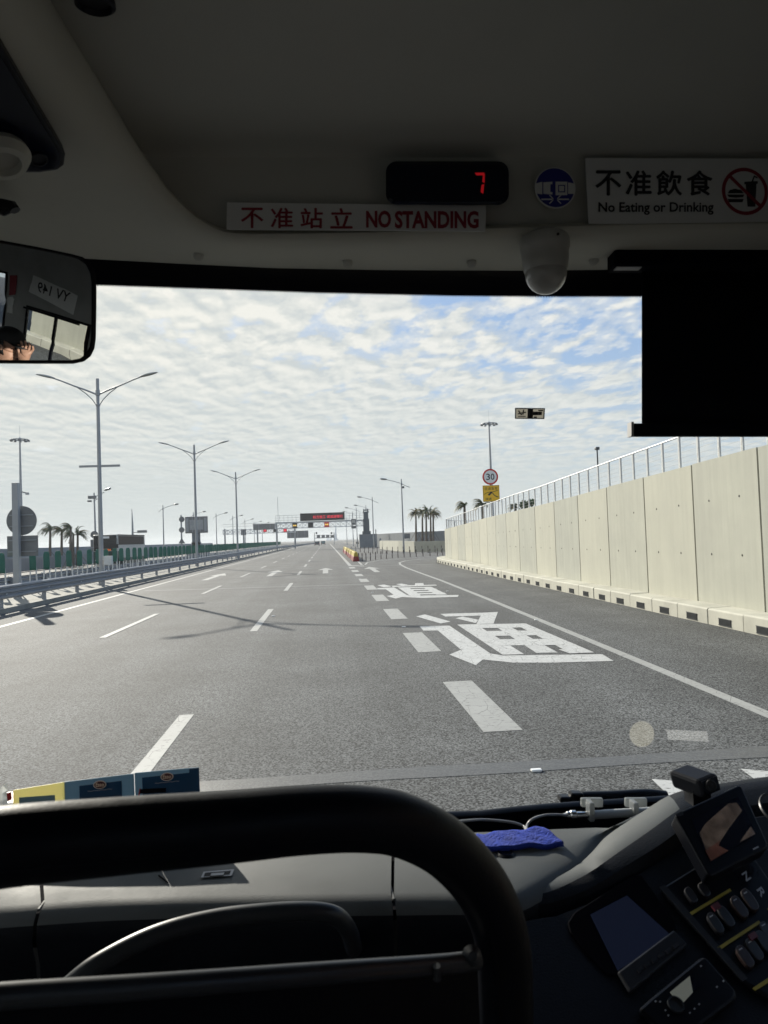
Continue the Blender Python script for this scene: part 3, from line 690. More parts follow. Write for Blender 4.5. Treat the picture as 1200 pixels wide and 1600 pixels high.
# ---- the oncoming coach
def oncoming_coach():
    X0, X1, Ya, Yb = -24.7, -22.2, 80, 92
    t = thing('parked_coach', ((X0+X1)/2, Ya, 0), 'oncoming coach with black front, dark windows and cream side beyond the green panels', 'bus')
    b = MB(); b.box(((X0+X1)/2, (Ya+Yb)/2, 2.0), (2.5, 12, 3.3)); b.build('body', M_['bus_white'], t, bevel=.12)
    b = MB(); b.box((X1+.006, 85.9, 3.0), (.02, 10.9, .95)); b.box((X1+.004, 86, 3.58), (.02, 11.6, .12)); b.build('side_windows', M_['bus_maroon'], t)
    b = MB(); b.box(((X0+X1)/2, Ya-.012, 2.75), (2.36, .03, 1.65)); b.build('windscreen', M_['bus_black'], t, bevel=.05)
    b = MB(); b.box(((X0+X1)/2, Ya-.016, 1.2), (2.44, .03, 1.35)); b.box((X1+.008, 81.0, 1.15), (.02, 1.8, 1.4)); b.box((X1+.008, 86, .75), (.02, 11.8, .7)); b.build('green_skirt', M_['bus_green'], t)
    b = MB()
    for k in range(7): b.box((X0+.55 + k*.2, Ya-.034, 2.02), (.13, .01, .16 + .04*(k % 2)))
    b.build('destination_display', M_['orange_led'], t)
    for x in (X0+.35, X1-.35):
        b = MB(); b.box((x, Ya-.04, .95), (.26, .04, .16)); b.build('headlight', M_['headlight'] if x > -23 else M_['sign_white'], t, bevel=.03)
    for y in (Ya+2.4, Yb-3):
        for x in (X0+.16, X1-.14): b = MB(); b.lathe((x-.0, y, .5), [(.2, -.14), (.5, -.14), (.5, .14), (.2, .14)], 20, (1, 0, 0)); b.build('wheel', M_['rubber'], t)
    b = MB(); b.tube([(X1-.1, Ya, 3.2), (X1+.12, Ya-.45, 3.15), (X1+.15, Ya-.5, 2.6)], .03, 6); b.box((X1+.15, Ya-.52, 2.4), (.2, .1, .42)); b.build('wing_mirror', M_['bus_black'], t)
    b = MB(); b.box(((X0+X1)/2, Ya-.03, 3.35), (.9, .02, .22)); b.build('front_sticker', M_['sign_white'], t)
    return t
oncoming_coach()
# small antenna with sign arm beyond the coach
c = P(207, 838, 130); t = thing('antenna_pole', (c.x, c.y, 0), 'thin antenna pole with a side sign arm above the oncoming coach', 'pole')
b = MB(); b.tube([(c.x, c.y, 0), P(207, 821, 130), P(206, 795, 130)], [.22, .16, .04], 8); b.build('pole', M_['steel'], t)
b = MB(); b.bar(P(207, 832, 130), P(230, 831, 130), .12); b.box(P(222, 830.5, 130), (1.6, .1, .45)); b.build('side_sign', M_['sign_back'], t)
# camera pole with two sign backs
c = P(147, 770, 100); t = thing('camera_pole', (c.x, c.y, 0), 'thin pole with traffic camera, lamp arm and sign backs beside the nearest lamp', 'pole')
b = MB(); b.tube([(c.x+.1, c.y, 0), (c.x, c.y, c.z)], [.16, .09], 8); b.bar(P(146, 783, 100), P(155, 778, 100), .07); b.tube([P(147, 777, 100), P(155, 773, 100), P(163, 769, 100)], .05, 6); b.build('pole', M_['lamp_grey'], t)
b = MB(); b.box(P(144, 777, 100), (1.0, .5, .4)); b.box(P(140, 783, 100), (.5, .4, .22)); b.build('traffic_camera', M_['sign_back'], t, bevel=.04)
b = MB(); M3 = P(168, 764.5, 100); b.lathe(M3, [(.05, -.5), (.16, -.2), (.16, .3), (.04, .5)], 8, (1, 0, .3)); b.build('lamp_head', M_['lens_grey'], t)
b = MB(); disc(b, P(147.5, 835.5, 99.8), .5, .03, 20); b.build('round_sign', M_['sign_back'], t)
b = MB(); b.box(P(147.5, 849, 99.8), (1.0, .03, 1.0)); b.box(P(145, 859, 99.8), (.6, .03, .5)); b.build('board', M_['sign_back'], t)
# signal pole with three sign backs
c = P(283, 809, 112); t = thing('sign_pole', (c.x, c.y, 0), 'pole with three stacked round and triangular sign backs left of the big board', 'road sign')
b = MB(); b.tube([(c.x, c.y, 0), (c.x, c.y, c.z+.4)], .12, 8); b.build('pole', M_['steel'], t)
for py, sh in ((811.5, 0), (828, 0), (845.5, 1)):
    c = P(284, py, 111.8); b = MB()
    if sh: b.prism([c + Vector((-.5, 0, -.35)), c + Vector((.5, 0, -.35)), c + Vector((0, 0, .5))], (0, .03, 0))
    else: b.lathe(c, [(.42, 0), (.42, .03)], 18, (0, -1, 0))
    b.build('sign_plate', M_['sign_back'], t)
# big sign back on stepped base
c = P(307, 820, 112); t = thing('sign_board', (c.x, c.y, 0), 'big grey sign back on a dark pillar with stepped concrete base', 'road sign')
b = MB(); b.box(c, (3.35, .25, 2.5)); b.build('board', M_['sign_back'], t, bevel=.08)
b = MB(); b.box(c + Vector((0, -.14, 0)), (2.0, .04, 1.5)); 
for q in (-.55, .55): b.box(c + Vector((q, -.17, 0)), (.08, .05, 2.3))
for q in (-1.35, 1.35): b.box(c + Vector((q, -.15, 0)), (.4, .04, 2.0))
b.build('frame', M_['steel'], t)
b = MB(); z = c.z-1.2
for w, z0, z1 in ((1.15, 1.9, z+.1), (1.35, 1.9, 2.6), (1.7, 1.7, 2.1)): b.box((c.x-.15, c.y+.35, (z0+z1)/2), (w, .6, z1-z0))
b.build('pillar', M_['dark_grey_wall'], t)
b = MB(); b.box((c.x+.15, c.y+.3, .85), (3.1, 2.4, 1.75)); b.build('base', M_['grey_wall'], t)
# single-arm lamps: far side (arm to the right) and right side (arm to the left)
def single_lamp(h, arm, side, back=.8):
    t = thing('street_lamp', (0, 0, 0), 'x', 'street lamp')
    b = MB(); b.tube([(0, 0, 0), (0, 0, h)], [.13, .07], 8); b.box((0, 0, h*.22), (.3, .3, .5)); b.lathe((0, 0, h-.9), [(.08, 0), (.12, .05), (.12, .3), (.08, .35)], 8); b.build('pole', M_['lamp_grey'], t, smooth=True)
    b = MB(); b.tube([(-side*back, 0, h-1.25), (-side*.4, 0, h-.9), (0, 0, h-.65), (side*arm*.5, 0, h-.3), (side*arm, 0, h-.02)], .045, 6); b.build('arm', M_['lamp_grey'], t, smooth=True)
    b = MB(); b.lathe((side*(arm+.35), 0, h+.05), [(.03, -.5), (.10, -.42), (.15, -.1), (.15, .25), (.05, .5)], 8, (side, 0, .12)); b.build('lamp_head', M_['lens_grey'], t, smooth=True)
    return t
lb = {0: 'single-arm lamp right of the oncoming coach, nearest of the far-side row', 1: 'single-arm lamp hidden partly behind the middle twin-arm lamp', 2: 'single-arm lamp just right of the big grey sign back', 3: 'single-arm lamp between the big board and the last twin-arm lamp', 4: 'single-arm lamp right behind the farthest twin-arm lamp', 5: 'single-arm lamp left of the long grey sign back', 6: 'smallest single-arm lamp under the grey sign back'}
first = None
for k, (px, py, hx) in enumerate(((254.5, 789, 277), (302, 800, 322), (337.5, 802, 353), (363.5, 806, 377), (382.5, 811.5, 395), (397, 815, 408), (409.5, 817, 418))):
    # lamps are about 10 m tall: find the distance at which this top stands 10 m above the road
    Y = 60.0
    while P(px, py, Y).z < 9.6 and Y < 400: Y += 1
    c = P(px, py, Y)
    if first is None: first = single_lamp(9.6, 2.0, 1); o = first; o.location = (c.x, c.y, 0)
    else: o = copy_tree(first, (c.x, c.y, 0))
    o['label'] = lb[k]; o['group'] = 'single-arm street lamps on the far side'
rl = ['tall single-arm lamp standing left of the right-hand palms, nearest of its row', 'single-arm lamp beside the dark tower, second of the right row', 'single-arm lamp directly before the dark tower', 'single-arm lamp left of the dark tower over the gantry sign', 'far single-arm lamp behind the right end of the gantry', 'farthest single-arm lamp seen under the gantry']
first = None
for k, (px, py) in enumerate(((627, 748), (581.5, 776), (571.5, 789), (556.5, 793), (550.5, 799), (541, 808))):
    Y = 60.0
    while P(px, py, Y).z < 10.6 and Y < 500: Y += 1
    c = P(px, py, Y)
    if first is None:
        first = single_lamp(10.6, 2.2, -1, 1.2); o = first; o.location = (c.x, c.y, 0)
    else: o = copy_tree(first, (c.x, c.y, 0))
    o['label'] = rl[k]; o['group'] = 'single-arm street lamps on the right side'
b = MB(); c = first.location; b.box((c.x+.55, c.y, 2.4), (.8, .4, .7)); b.box((c.x+.2, c.y, 9.4), (.35, .3, .3)); b.build('camera_box', M_['sign_back'], first)

# ---- palms
def palm(h, seed, wind, dry, k_=1.0, name='palm_tree'):
    rnd = random.Random(seed); t = thing(name, (0, 0, 0), 'x', 'palm tree')
    b = MB(); b.tube([(0, 0, 0), (.04, 0, h*.4), (.10, 0, h*.8), (.12, 0, h)], [.22, .17, .14, .12], 9); b.build('trunk', M_['trunk'], t, smooth=True)
    b = MB()
    for k in range(3):
        a = 2.1*k + .4; b.tube([(1.5*math.cos(a), 1.5*math.sin(a), 0), (.06, 0, h*.45)], .035, 5)
    b.build('prop', M_['trunk'], t)
    f = MB()
    for k in range(24):
        az = rnd.uniform(0, 2*math.pi); el = rnd.uniform(-.15, 1.25); L = rnd.uniform(1.5, 2.5)*k_
        d = Vector((math.cos(az)*math.cos(el) + wind*.55, math.sin(az)*math.cos(el), math.sin(el)+.25)).normalized()
        p = Vector((.12, 0, h)); pts = [p.copy()]
        for i in range(9):
            d = (d + Vector((wind*.10, 0, -.17 - .05*i*.5))).normalized(); p = p + d*(L/9); pts.append(p.copy())
        mi = 1 if rnd.random() < dry else 0
        for i in range(9):
            a, c = pts[i], pts[i+1]; dd = (c-a).normalized(); sd = dd.cross(Vector((0, 0, 1)))
            if sd.length < .05: sd = Vector((1, 0, 0))
            sd.normalize(); w = .03
            f.add([a-sd*w, a+sd*w, c+sd*w, c-sd*w], [(0, 1, 2, 3)], mi)
            for s_ in (-1, 1):
                for q in range(3):
                    r0 = a + (c-a)*(q/3); ll = (.55 - .035*i)*rnd.uniform(.7, 1.1)*k_
                    tip = r0 + (sd*s_*.8 + dd*.55 + Vector((wind*.25, 0, -.35 - .3*rnd.random()))).normalized()*ll
                    f.add([r0, r0 + dd*.07, tip], [(0, 1, 2)], mi)
    f.build('crown', [M_['frond'], M_['frond_dry']], t)
    return t
pl = ['windblown palm left of the group behind the green panels, by the sign back', 'second windblown palm from the left behind the green panels', 'tallest windblown palm with double crown behind the green panels', 'small palm at the right end of the far-side group', 'palm cut by the left window edge behind the panels', 'slender palm close behind the tallest far-side palm']
for k, (px, py, Y, sd) in enumerate(((77, 829, 96, 1), (95, 829, 97, 2), (109, 826, 93, 3), (120, 836, 100, 4), (-6, 832, 92, 5), (113, 835, 99, 6))):
    c = P(px, py, Y); t = palm(c.z+.1, sd, -1.3 if k != 3 else 1.1, .2, .82); t.location = (c.x, c.y, 0); t['label'] = pl[k]; t['group'] = 'palms beyond the opposite carriageway'
pr = ['leftmost yellowing palm of the clump in the right planter', 'palm second from left in the right planter clump', 'middle palm of the right planter clump', 'palm right of the middle in the planter clump', 'rightmost palm of the planter clump leaning right']
for k, (px, py, Y, sd) in enumerate(((649, 812, 122, 11), (659, 811, 124, 12), (665, 810, 120, 13), (672, 811, 125, 14), (676, 812, 122, 15))):
    c = P(px, py, Y); t = palm(c.z, sd, -.9 if k < 3 else 1.0, .55, .85); t.location = (c.x, c.y, 1.0); t['label'] = pr[k]; t['group'] = 'palms in the right planter'
pw = ['palm crown showing above the wall railing left of the 30 sign', 'palm crown half hidden behind the yellow warning board', 'low palm crown above the wall right of the warning board']
for k, (px, py, Y, sd) in enumerate(((724, 790, 75, 21), (752, 788, 72, 22), (803, 793, 62, 23))):
    c = P(px, py, Y); t = palm(c.z, sd, -1.1, .25, (.62, .62, .4)[k]); t.location = (c.x, c.y, 0); t['label'] = pw[k]; t['group'] = 'palms behind the retaining wall'
def shrub(c, r, seed, label):
    rnd = random.Random(seed); f = MB()
    for k in range(420):
        d = Vector((rnd.gauss(0, 1), rnd.gauss(0, 1), rnd.gauss(0, .8))).normalized()*r*rnd.uniform(.35, 1.05); p = Vector(c) + d
        a = Vector((rnd.gauss(0, 1), rnd.gauss(0, 1), rnd.gauss(0, 1))).normalized()*.11; e = a.cross(Vector((rnd.gauss(0, 1), rnd.gauss(0, 1), 1))).normalized()*.06
        f.add([p-a, p+e, p+a, p-e], [(0, 1, 2, 3)])
    return tag(f.build('shrub', M_['leafage'], origin=Vector(c)-Vector((0, 0, r))), label, 'shrub')
shrub(P(819, 789, 58), .36, 1, 'small round green shrub behind the wall railing'); shrub(P(830, 785, 58), .33, 2, 'taller green shrub right of the small round one behind the railing')

# ================================================================== RIGHT FAR SIDE: planter, tower, bollards, barriers
wall_thing('planter_wall', [(10.9, 150), (11.6, 118), (13, 108), (17, 101), (30, 96)], 0, lambda p: 1.7 if p[1] > 110 else 1.55, .4, 'concrete', 'curved pale planter wall under the palms beyond the bollards')
wall_thing('block_wall', [(12.6, 196), (20, 160), (40, 140)], 0, 3.3, .5, 'dark_grey_wall', 'long blue grey block wall behind the planter and palms')
c = P(575, 850, 182); t = thing('tower', (c.x, c.y, 0), 'dark narrow tower on a grey block base right of the gantry', 'tower')
b = MB(); b.box((c.x, c.y, 1.6), (4.3, 4, 3.4)); b.build('base', M_['dark_grey_wall'], t)
b = MB(); b.box((c.x-.3, c.y-.3, 3.6), (2.0, 2.2, .9)); b.box((c.x-.3, c.y-.4, 6.0), (1.15, 1.1, 5.6)); b.box((c.x-.3, c.y-.4, 5.5), (1.5, .7, 3.2)); b.box((c.x-.3, c.y-.4, 8.8), (1.5, 1.3, .25)); b.box((c.x-.85, c.y-.4, 9.2), (.2, .5, .8)); b.box((c.x+.2, c.y-.4, 9.2), (.3, .5, .7)); b.box((c.x-.3, c.y-.4, 9.3), (.9, .4, .3))
b.build('shaft', M_['tower_grey'], t)
b = MB(); b.box((c.x+2.9, c.y-2, 1.7), (.5, .3, .9)); b.box((c.x+1.9, c.y-2.1, 2.6), (.25, .2, 3.6)); b.build('cabinet', M_['steel'], t)
# bollards along the slip road: near row and far row
bp_ = thing('bollard', (0, 0, 0), 'slim dark bollard with pale band in the near row along the slip road', 'bollard', 'bollards of the near row')
b = MB(); b.tube([(0, 0, 0), (0, 0, .80)], .045, 8); b.lathe((0, 0, .8), [(.045, 0), (.035, .04), (.01, .06)], 8); b.build('shaft', M_['bollard'], bp_, smooth=True)
b = MB(); b.tube([(0, 0, .40), (0, 0, .58)], .049, 8); b.build('band', M_['sign_back'], bp_, smooth=True)
bp_['label'] = 'slim dark bollard with pale band in the near row along the slip road'
near = [(560.5, 877), (566, 877), (572, 876.5), (579, 876), (587, 874.5), (595.5, 873.8), (604, 873), (613, 872), (622, 871.5), (631.5, 871), (641, 870.5), (650.5, 870), (661, 869.5), (672, 869), (683.5, 868.3), (692, 868)]
far_ = [(549, 862), (556, 862.5), (563, 863), (569.5, 864), (576, 864.5), (582.5, 865), (589.5, 865), (597.5, 865), (605, 865.2), (613.5, 865.2), (622, 865), (630, 865), (640, 864.8), (649, 864.5), (659.5, 864.2), (669, 864), (680, 863.8), (690, 863.5)]
for k, (px, py) in enumerate(near):
    g = G(px, py); g.z = 0
    if k == 0: bp_.location = g
    else: copy_tree(bp_, g)
fb = None
for k, (px, py) in enumerate(far_):
    g = G(px, py); g.z = 0
    o = copy_tree(bp_, g, 'slim dark bollard in the far row in front of the planter wall'); o['group'] = 'bollards of the far row'; o.scale = (1.0, 1.0, 1.15)
# water-filled barriers at the gore
def barrier():
    t = thing('water_barrier', (0, 0, 0), 'red and yellow plastic crash barrier in the row at the road split', 'barrier', 'crash barriers at the road split')
    b = MB(); b.add([(-.33, -.85, 0), (.33, -.85, 0), (.25, -.85, .5), (-.25, -.85, .5), (-.33, .85, 0), (.33, .85, 0), (.25, .85, .5), (-.25, .85, .5)], [(0, 1, 2, 3), (7, 6, 5, 4), (0, 4, 5, 1), (1, 5, 6, 2), (2, 6, 7, 3), (3, 7, 4, 0)]); b.build('lower_half', M_['barrier_red'], t, bevel=.04)
    b = MB(); b.add([(-.24, -.83, .503), (.24, -.83, .503), (.14, -.83, .95), (-.14, -.83, .95), (-.24, .83, .503), (.24, .83, .503), (.14, .83, .95), (-.14, .83, .95)], [(0, 1, 2, 3), (7, 6, 5, 4), (0, 4, 5, 1), (1, 5, 6, 2), (2, 6, 7, 3), (3, 7, 4, 0)]); b.build('upper_half', M_['barrier_yellow'], t, bevel=.04)
    return t
wb = barrier(); g0 = G(556, 877); g1 = G(538.5, 862.5)
for k in range(22):
    u = k/21; p = g0 + (g1-g0)*u; p.z = 0
    if k == 0: wb.location = p
    else: copy_tree(wb, p, None, random.uniform(-.04, .04))

# ================================================================== GANTRIES
def truss(mb, x0, x1, y, z0, z1, n, dy=.9):
    for yy in (y, y+dy):
        for z in (z0, z1): mb.bar((x0, yy, z), (x1, yy, z), .16)
    for k in range(n+1):
        x = x0 + (x1-x0)*k/n
        for yy in (y, y+dy): mb.bar((x, yy, z0), (x, yy, z1), .10)
        for z in (z0, z1): mb.bar((x, y, z), (x, y+dy, z), .08)
        if k < n:
            xn = x0 + (x1-x0)*(k+1)/n
            for yy in (y, y+dy):
                mb.bar((x, yy, z0), (xn, yy, z1), .09); mb.bar((x, yy, z1), (xn, yy, z0), .09)
YG = 184
t = thing('road_gantry', (-12.3, YG, 0), 'road gantry carrying a long red-lettered display across the whole road', 'gantry')
b = MB(); truss(b, -12.6, 10.6, YG, 5.45, 6.75, 17); b.build('truss', M_['truss_white'], t)
b = MB(); b.bar((-12.25, YG+.4, 0), (-12.25, YG+.4, 7.0), .42); b.bar((10.3, YG+.4, 0), (10.3, YG+.4, 7.6), .5)
b.bar((-12.6, YG+.4, 6.95), (10.6, YG+.4, 6.95), .2, .2); b.tube([(-11.8, YG+.4, 7), (-11.8, YG+.4, 13.5)], .05, 5); b.build('upright', M_['steel'], t)
b = MB()
for x0, x1 in ((-12.4, -6.3), (5.1, 10.4)):
    for z in (7.5, 8.1, 8.7): b.bar((x0, YG+.1, z), (x1, YG+.1, z), .06)
    n = 6
    for k in range(n+1): b.bar((x0+(x1-x0)*k/n, YG+.1, 6.9), (x0+(x1-x0)*k/n, YG+.1, 8.7), .06)
b.build('walkway_rail', M_['steel'], t)
b = MB(); b.box((-.75, YG-.1, 8.1), (11.1, .5, 1.9)); db = b.build('display', M_['led_black'], t)
b = MB(); text_quad(b, '前方施工 请减速慢行', rectq((.6, YG-.36, 8.05), 7.4, .75), 0); b.build('display_text', M_['led_red'], db)
for x, m in ((-7.7, 'led_amber'), (-3.75, 'led_black'), (.25, 'led_amber')):
    b = MB(); b.box((x, YG-.2, 6.1), (1.2, .3, 1.25)); o = b.build('lane_signal', M_['led_black' if x < 0 else 'led_red_dim'], t)
    if m == 'led_amber':
        b = MB()
        for q in (-.22, .22): b.lathe((x+q, YG-.36, 6.1), [(.2, 0), (.2, .02)], 12, (0, -1, 0))
        b.box((x, YG-.365, 6.1), (.4, .02, .12)); b.build('signal_face', M_['led_amber'], o)
b = MB(); b.box((7.0, YG-.2, 6.5), (1.2, .3, 1.5)); b.box((7.0, YG-.2, 5.2), (1.2, .2, .7)); o = b.build('sign_box', M_['sign_back'], t)
b = MB(); b.box((7.0, YG-.36, 6.6), (.8, .02, .7)); b.build('sign_face', M_['bus_white'], o)
# second gantry over the opposite carriageway
c0, c1 = P(381, 831, 215), P(462, 828, 215); t = thing('signal_gantry', (c0.x, 215, 0), 'farther gantry with red cross lane signals left of the main gantry', 'gantry')
zb = (c0.z+c1.z)/2
b = MB(); truss(b, c0.x-6, c1.x, 215, zb-.6, zb+.65, 16); b.build('truss', M_['truss_white'], t)
b = MB(); b.bar((c1.x-.3, 215.4, 0), (c1.x-.3, 215.4, zb+1), .4); b.bar((c0.x-5.5, 215.4, 0), (c0.x-5.5, 215.4, zb+1), .4)
for z in (.9, 1.6): b.bar((c0.x-6, 215.1, zb+.7+z), (c1.x, 215.1, zb+.7+z), .06)
b.build('upright', M_['steel'], t)
for px, m in ((414, 1), (445.5, 1), (430, 0)):
    c = P(px, 828.5, 214.6); b = MB(); b.box(c, (1.0, .3, 1.05)); o = b.build('lane_signal', M_['led_red_dim' if m else 'led_black'], t)
    if m:
        b = MB(); b.bar(c + Vector((-.3, -.17, -.3)), c + Vector((.3, -.17, .3)), .02, .16, (1, 0, -1)); b.bar(c + Vector((-.3, -.19, .3)), c + Vector((.3, -.19, -.3)), .02, .16, (1, 0, 1)); b.build('cross', M_['led_red'], o)
def sign_back(px0, py0, px1, py1, Y, label, post=None):
    a, c = P(px0, py0, Y), P(px1, py1, Y); m = (a+c)/2
    t = thing('direction_sign', (m.x, Y, 0), label, 'road sign'); b = MB(); b.box(m, (abs(c.x-a.x), .2, abs(c.z-a.z))); b.build('board', M_['sign_back'], t)
    b = MB()
    n = max(2, int(abs(c.x-a.x)/2.2))
    for k in range(n): b.box((a.x + (c.x-a.x)*(k+.5)/n, Y-.13, m.z), (.12, .08, abs(c.z-a.z)*.96))
    b.build('stiffener', M_['steel'], t)
    q = P(post if post else (px0+px1)/2, py1, Y); b = MB(); b.tube([(q.x, Y+.3, 0), (q.x, Y+.3, m.z+.5)], .2, 8); b.build('post', M_['steel'], t)
sign_back(395.5, 819, 431, 827, 190, 'long grey sign back left of the main gantry upright', 402)
sign_back(376.5, 827, 384.5, 836, 170, 'small grey box sign left of the long sign back')
sign_back(448.5, 830, 482, 840, 240, 'wide grey sign back on one post under the red display', 461.5)
# far camera gantry, vehicles, bridge pylon
YF = 330
c0, c1 = P(491.5, 841, YF), P(522, 838.5, YF); t = thing('camera_gantry', (c0.x, YF, 0), 'far thin gantry with grey signal boxes above the distant cars', 'gantry')
b = MB(); b.bar((c0.x, YF, 0), (c0.x, YF, c0.z+2.6), .3); b.bar((c1.x, YF, 0), (c1.x, YF, c1.z+2.0), .3); b.bar((c0.x, YF, c0.z), (c1.x, YF, c0.z+.15), .3); b.bar((c0.x, YF, c0.z+1.1), (c1.x, YF, c0.z+1.2), .12); b.build('frame', M_['steel'], t)
for px in (497.5, 505, 512, 519):
    b = MB(); b.box(P(px, 838, YF-1), (1.5, .4, 1.3)); b.build('signal_box', M_['sign_back'], t)
for px in (494.5, 518): b = MB(); b.box(P(px, 833, YF), (.7, .4, .9)); b.build('camera', M_['dark_steel'], t)
def far_car(px, py, Y, w, h, m, label):
    c = P(px, py, Y); t = thing('car', (c.x, Y, 0), label, 'car', 'distant vehicles ahead'); L = 4.4
    b = MB(); x = c.x
    prof = [(-L/2, .35), (-L/2, .95), (-L/2+.35, 1.0), (-L/2+.95, h), (L/2-1.6, h), (L/2-.9, 1.0), (L/2, .85), (L/2, .35)]
    b.prism([Vector((x-w/2, Y+p, q)) for p, q in prof], (w, 0, 0)); b.build('body', M_[m], t, bevel=.08)
    b = MB(); b.add([(x-w*.42, Y-L/2+.40, 1.04), (x+w*.42, Y-L/2+.40, 1.04), (x+w*.38, Y-L/2+.88, h-.08), (x-w*.38, Y-L/2+.88, h-.08)], [(0, 1, 2, 3)]); b.build('rear_window', M_['car_glass'], t)
    for q in (-1, 1):
        b = MB(); b.box((x+q*w*.4, Y-L/2-.02, .8), (.25, .04, .16)); b.build('tail_light', M_['sign_red'], t)
        for yy in (-1.35, 1.35): b = MB(); b.lathe((x+q*(w/2-.1), Y+yy, .33), [(.15, -.1), (.33, -.1), (.33, .1), (.15, .1)], 12, (1, 0, 0)); b.build('wheel', M_['rubber'], t)
far_car(495.5, 850, 300, 2.0, 1.75, 'car_dark', 'dark vehicle far ahead in the left lane'); far_car(505, 850, 330, 1.9, 1.7, 'car_teal', 'teal vehicle far ahead beside the dark one')
t = tag(bpy.data.objects.new('far_parapet', None), 'pale parapet curving away on the left beyond the gantry', 'parapet'); COL.objects.link(t); t.location = (-12, 240, 0)
b = MB(); 
for a, c in (((-13.5, 226), (-12.6, 290)), ((-12.6, 290), (-9.6, 400)), ((-9.6, 400), (-6, 520))):
    for h0, h1 in ((.0, .7), (.9, 1.0), (1.25, 1.35)):
        b.add([(a[0], a[1], h0), (c[0], c[1], h0), (c[0], c[1], h1), (a[0], a[1], h1), (a[0]-.3, a[1], h0), (c[0]-.3, c[1], h0), (c[0]-.3, c[1], h1), (a[0]-.3, a[1], h1)], [(0, 1, 2, 3), (7, 6, 5, 4), (3, 2, 6, 7), (0, 4, 5, 1)])
b.build('wall', M_['grey_wall'], t)
rp = [(P(524, 853.2, 520), 0), (P(537, 847.6, 420), 0), (P(556, 846.5, 330), 0)]
b = MB()
for a, c in zip(rp, rp[1:]):
    a, c = a[0], c[0]; b.add([(a.x, a.y, a.z), (c.x, c.y, c.z), (c.x+9, c.y, c.z), (a.x+9, a.y, a.z), (a.x, a.y, a.z-2.5), (c.x, c.y, c.z-3)], [(0, 1, 2, 3), (4, 5, 1, 0)])
tag(b.build('far_ramp', M_['grey_wall']), kind='structure')
YP = 1500
t = thing('bridge_pylon', (P(524, 850, YP).x, YP, 0), 'pale blue sail-shaped bridge pylon far down the road', 'bridge')
pp = [(521.3, 853), (522.5, 838), (524.2, 823), (525.2, 823), (526.0, 834), (527.0, 846), (527.5, 853)]
b = MB(); b.prism([P(x, y, YP) for x, y in pp], (0, 12, 0)); b.build('pylon', M_['pylon'], t)
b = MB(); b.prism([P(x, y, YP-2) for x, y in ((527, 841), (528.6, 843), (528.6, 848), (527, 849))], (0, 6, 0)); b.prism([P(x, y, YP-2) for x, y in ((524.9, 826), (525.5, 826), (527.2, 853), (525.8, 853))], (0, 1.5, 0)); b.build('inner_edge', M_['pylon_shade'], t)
t = thing('lattice_pylon', (P(513, 850, 1200).x, 1200, 0), 'pale blue lattice tower at the vanishing end of the road', 'tower'); b = MB()
for x in (511, 513.4, 517): b.bar(P(x, 853, 1200), P(x+.3, 840, 1200), 1.0)
for y in (842, 846, 850): b.bar(P(511, y, 1200), P(517, y, 1200), .7)
b.bar(P(511, 850, 1200), P(517, 843, 1200), .6); b.bar(P(511, 843, 1200), P(517, 850, 1200), .6); b.build('frame', M_['pylon'], t)
# ================================================================== THE COACH WE SIT IN
coach = thing('coach', (0, 0, 1.0), 'dark cab of the coach around the camera, with pale headlining, dashboard and padded rail', 'bus')
def lerp_tab(tab, x):
    if x <= tab[0][0]: return tab[0][1]
    for (a, fa), (c, fc) in zip(tab, tab[1:]):
        if x <= c: return fa + (fc-fa)*(x-a)/(c-a)
    return tab[-1][1]
def smooth_path(pts, n=6):
    out = []; pts = [Vector(p) for p in pts]
    for i in range(len(pts)-1):
        p0 = pts[max(i-1, 0)]; p1 = pts[i]; p2 = pts[i+1]; p3 = pts[min(i+2, len(pts)-1)]
        for k in range(n):
            t = k/n; out.append(.5*((2*p1) + (p2-p0)*t + (2*p0-5*p1+4*p2-p3)*t*t + (3*p1-p0-3*p2+p3)*t**3))
    out.append(pts[-1]); return out
# ---- shell (roof, sides with window openings, rear, floor)
def panel_yz(mb, x, y0, y1, z0, z1, th=.05): mb.box((x, (y0+y1)/2, (z0+z1)/2), (th, y1-y0, z1-z0))
b = MB()
b.box((0, -1.2, 3.27), (2.6, 6.4, .06)); b.box((0, -1.2, .98), (2.6, 6.4, .06)); b.box((0, -4.4, 2.1), (2.6, .06, 2.3))
b.build('roof_and_floor', M_['shell'], coach)
b = MB()
wins_r = [(.13, .80, 1.86, 2.52), (-1.9, -.12, 1.75, 2.80), (-3.9, -2.0, 1.75, 2.80), (1.02, 1.60, 1.75, 2.55)]
wins_l = [(.55, 1.60, 1.25, 2.75), (-1.7, .40, 1.75, 2.80), (-3.9, -1.8, 1.75, 2.80)]
for x, wins in ((1.25, sorted(wins_r)), (-1.25, sorted(wins_l))):
    y = -4.4
    for (y0, y1, z0, z1) in wins:
        panel_yz(b, x, y, y0, 1.0, 3.25); panel_yz(b, x, y0, y1, 1.0, z0); panel_yz(b, x, y0, y1, z1, 3.25); y = y1
    panel_yz(b, x, y, 1.72, 1.0, 3.25)
b.build('side_wall', M_['shell_light'], coach)
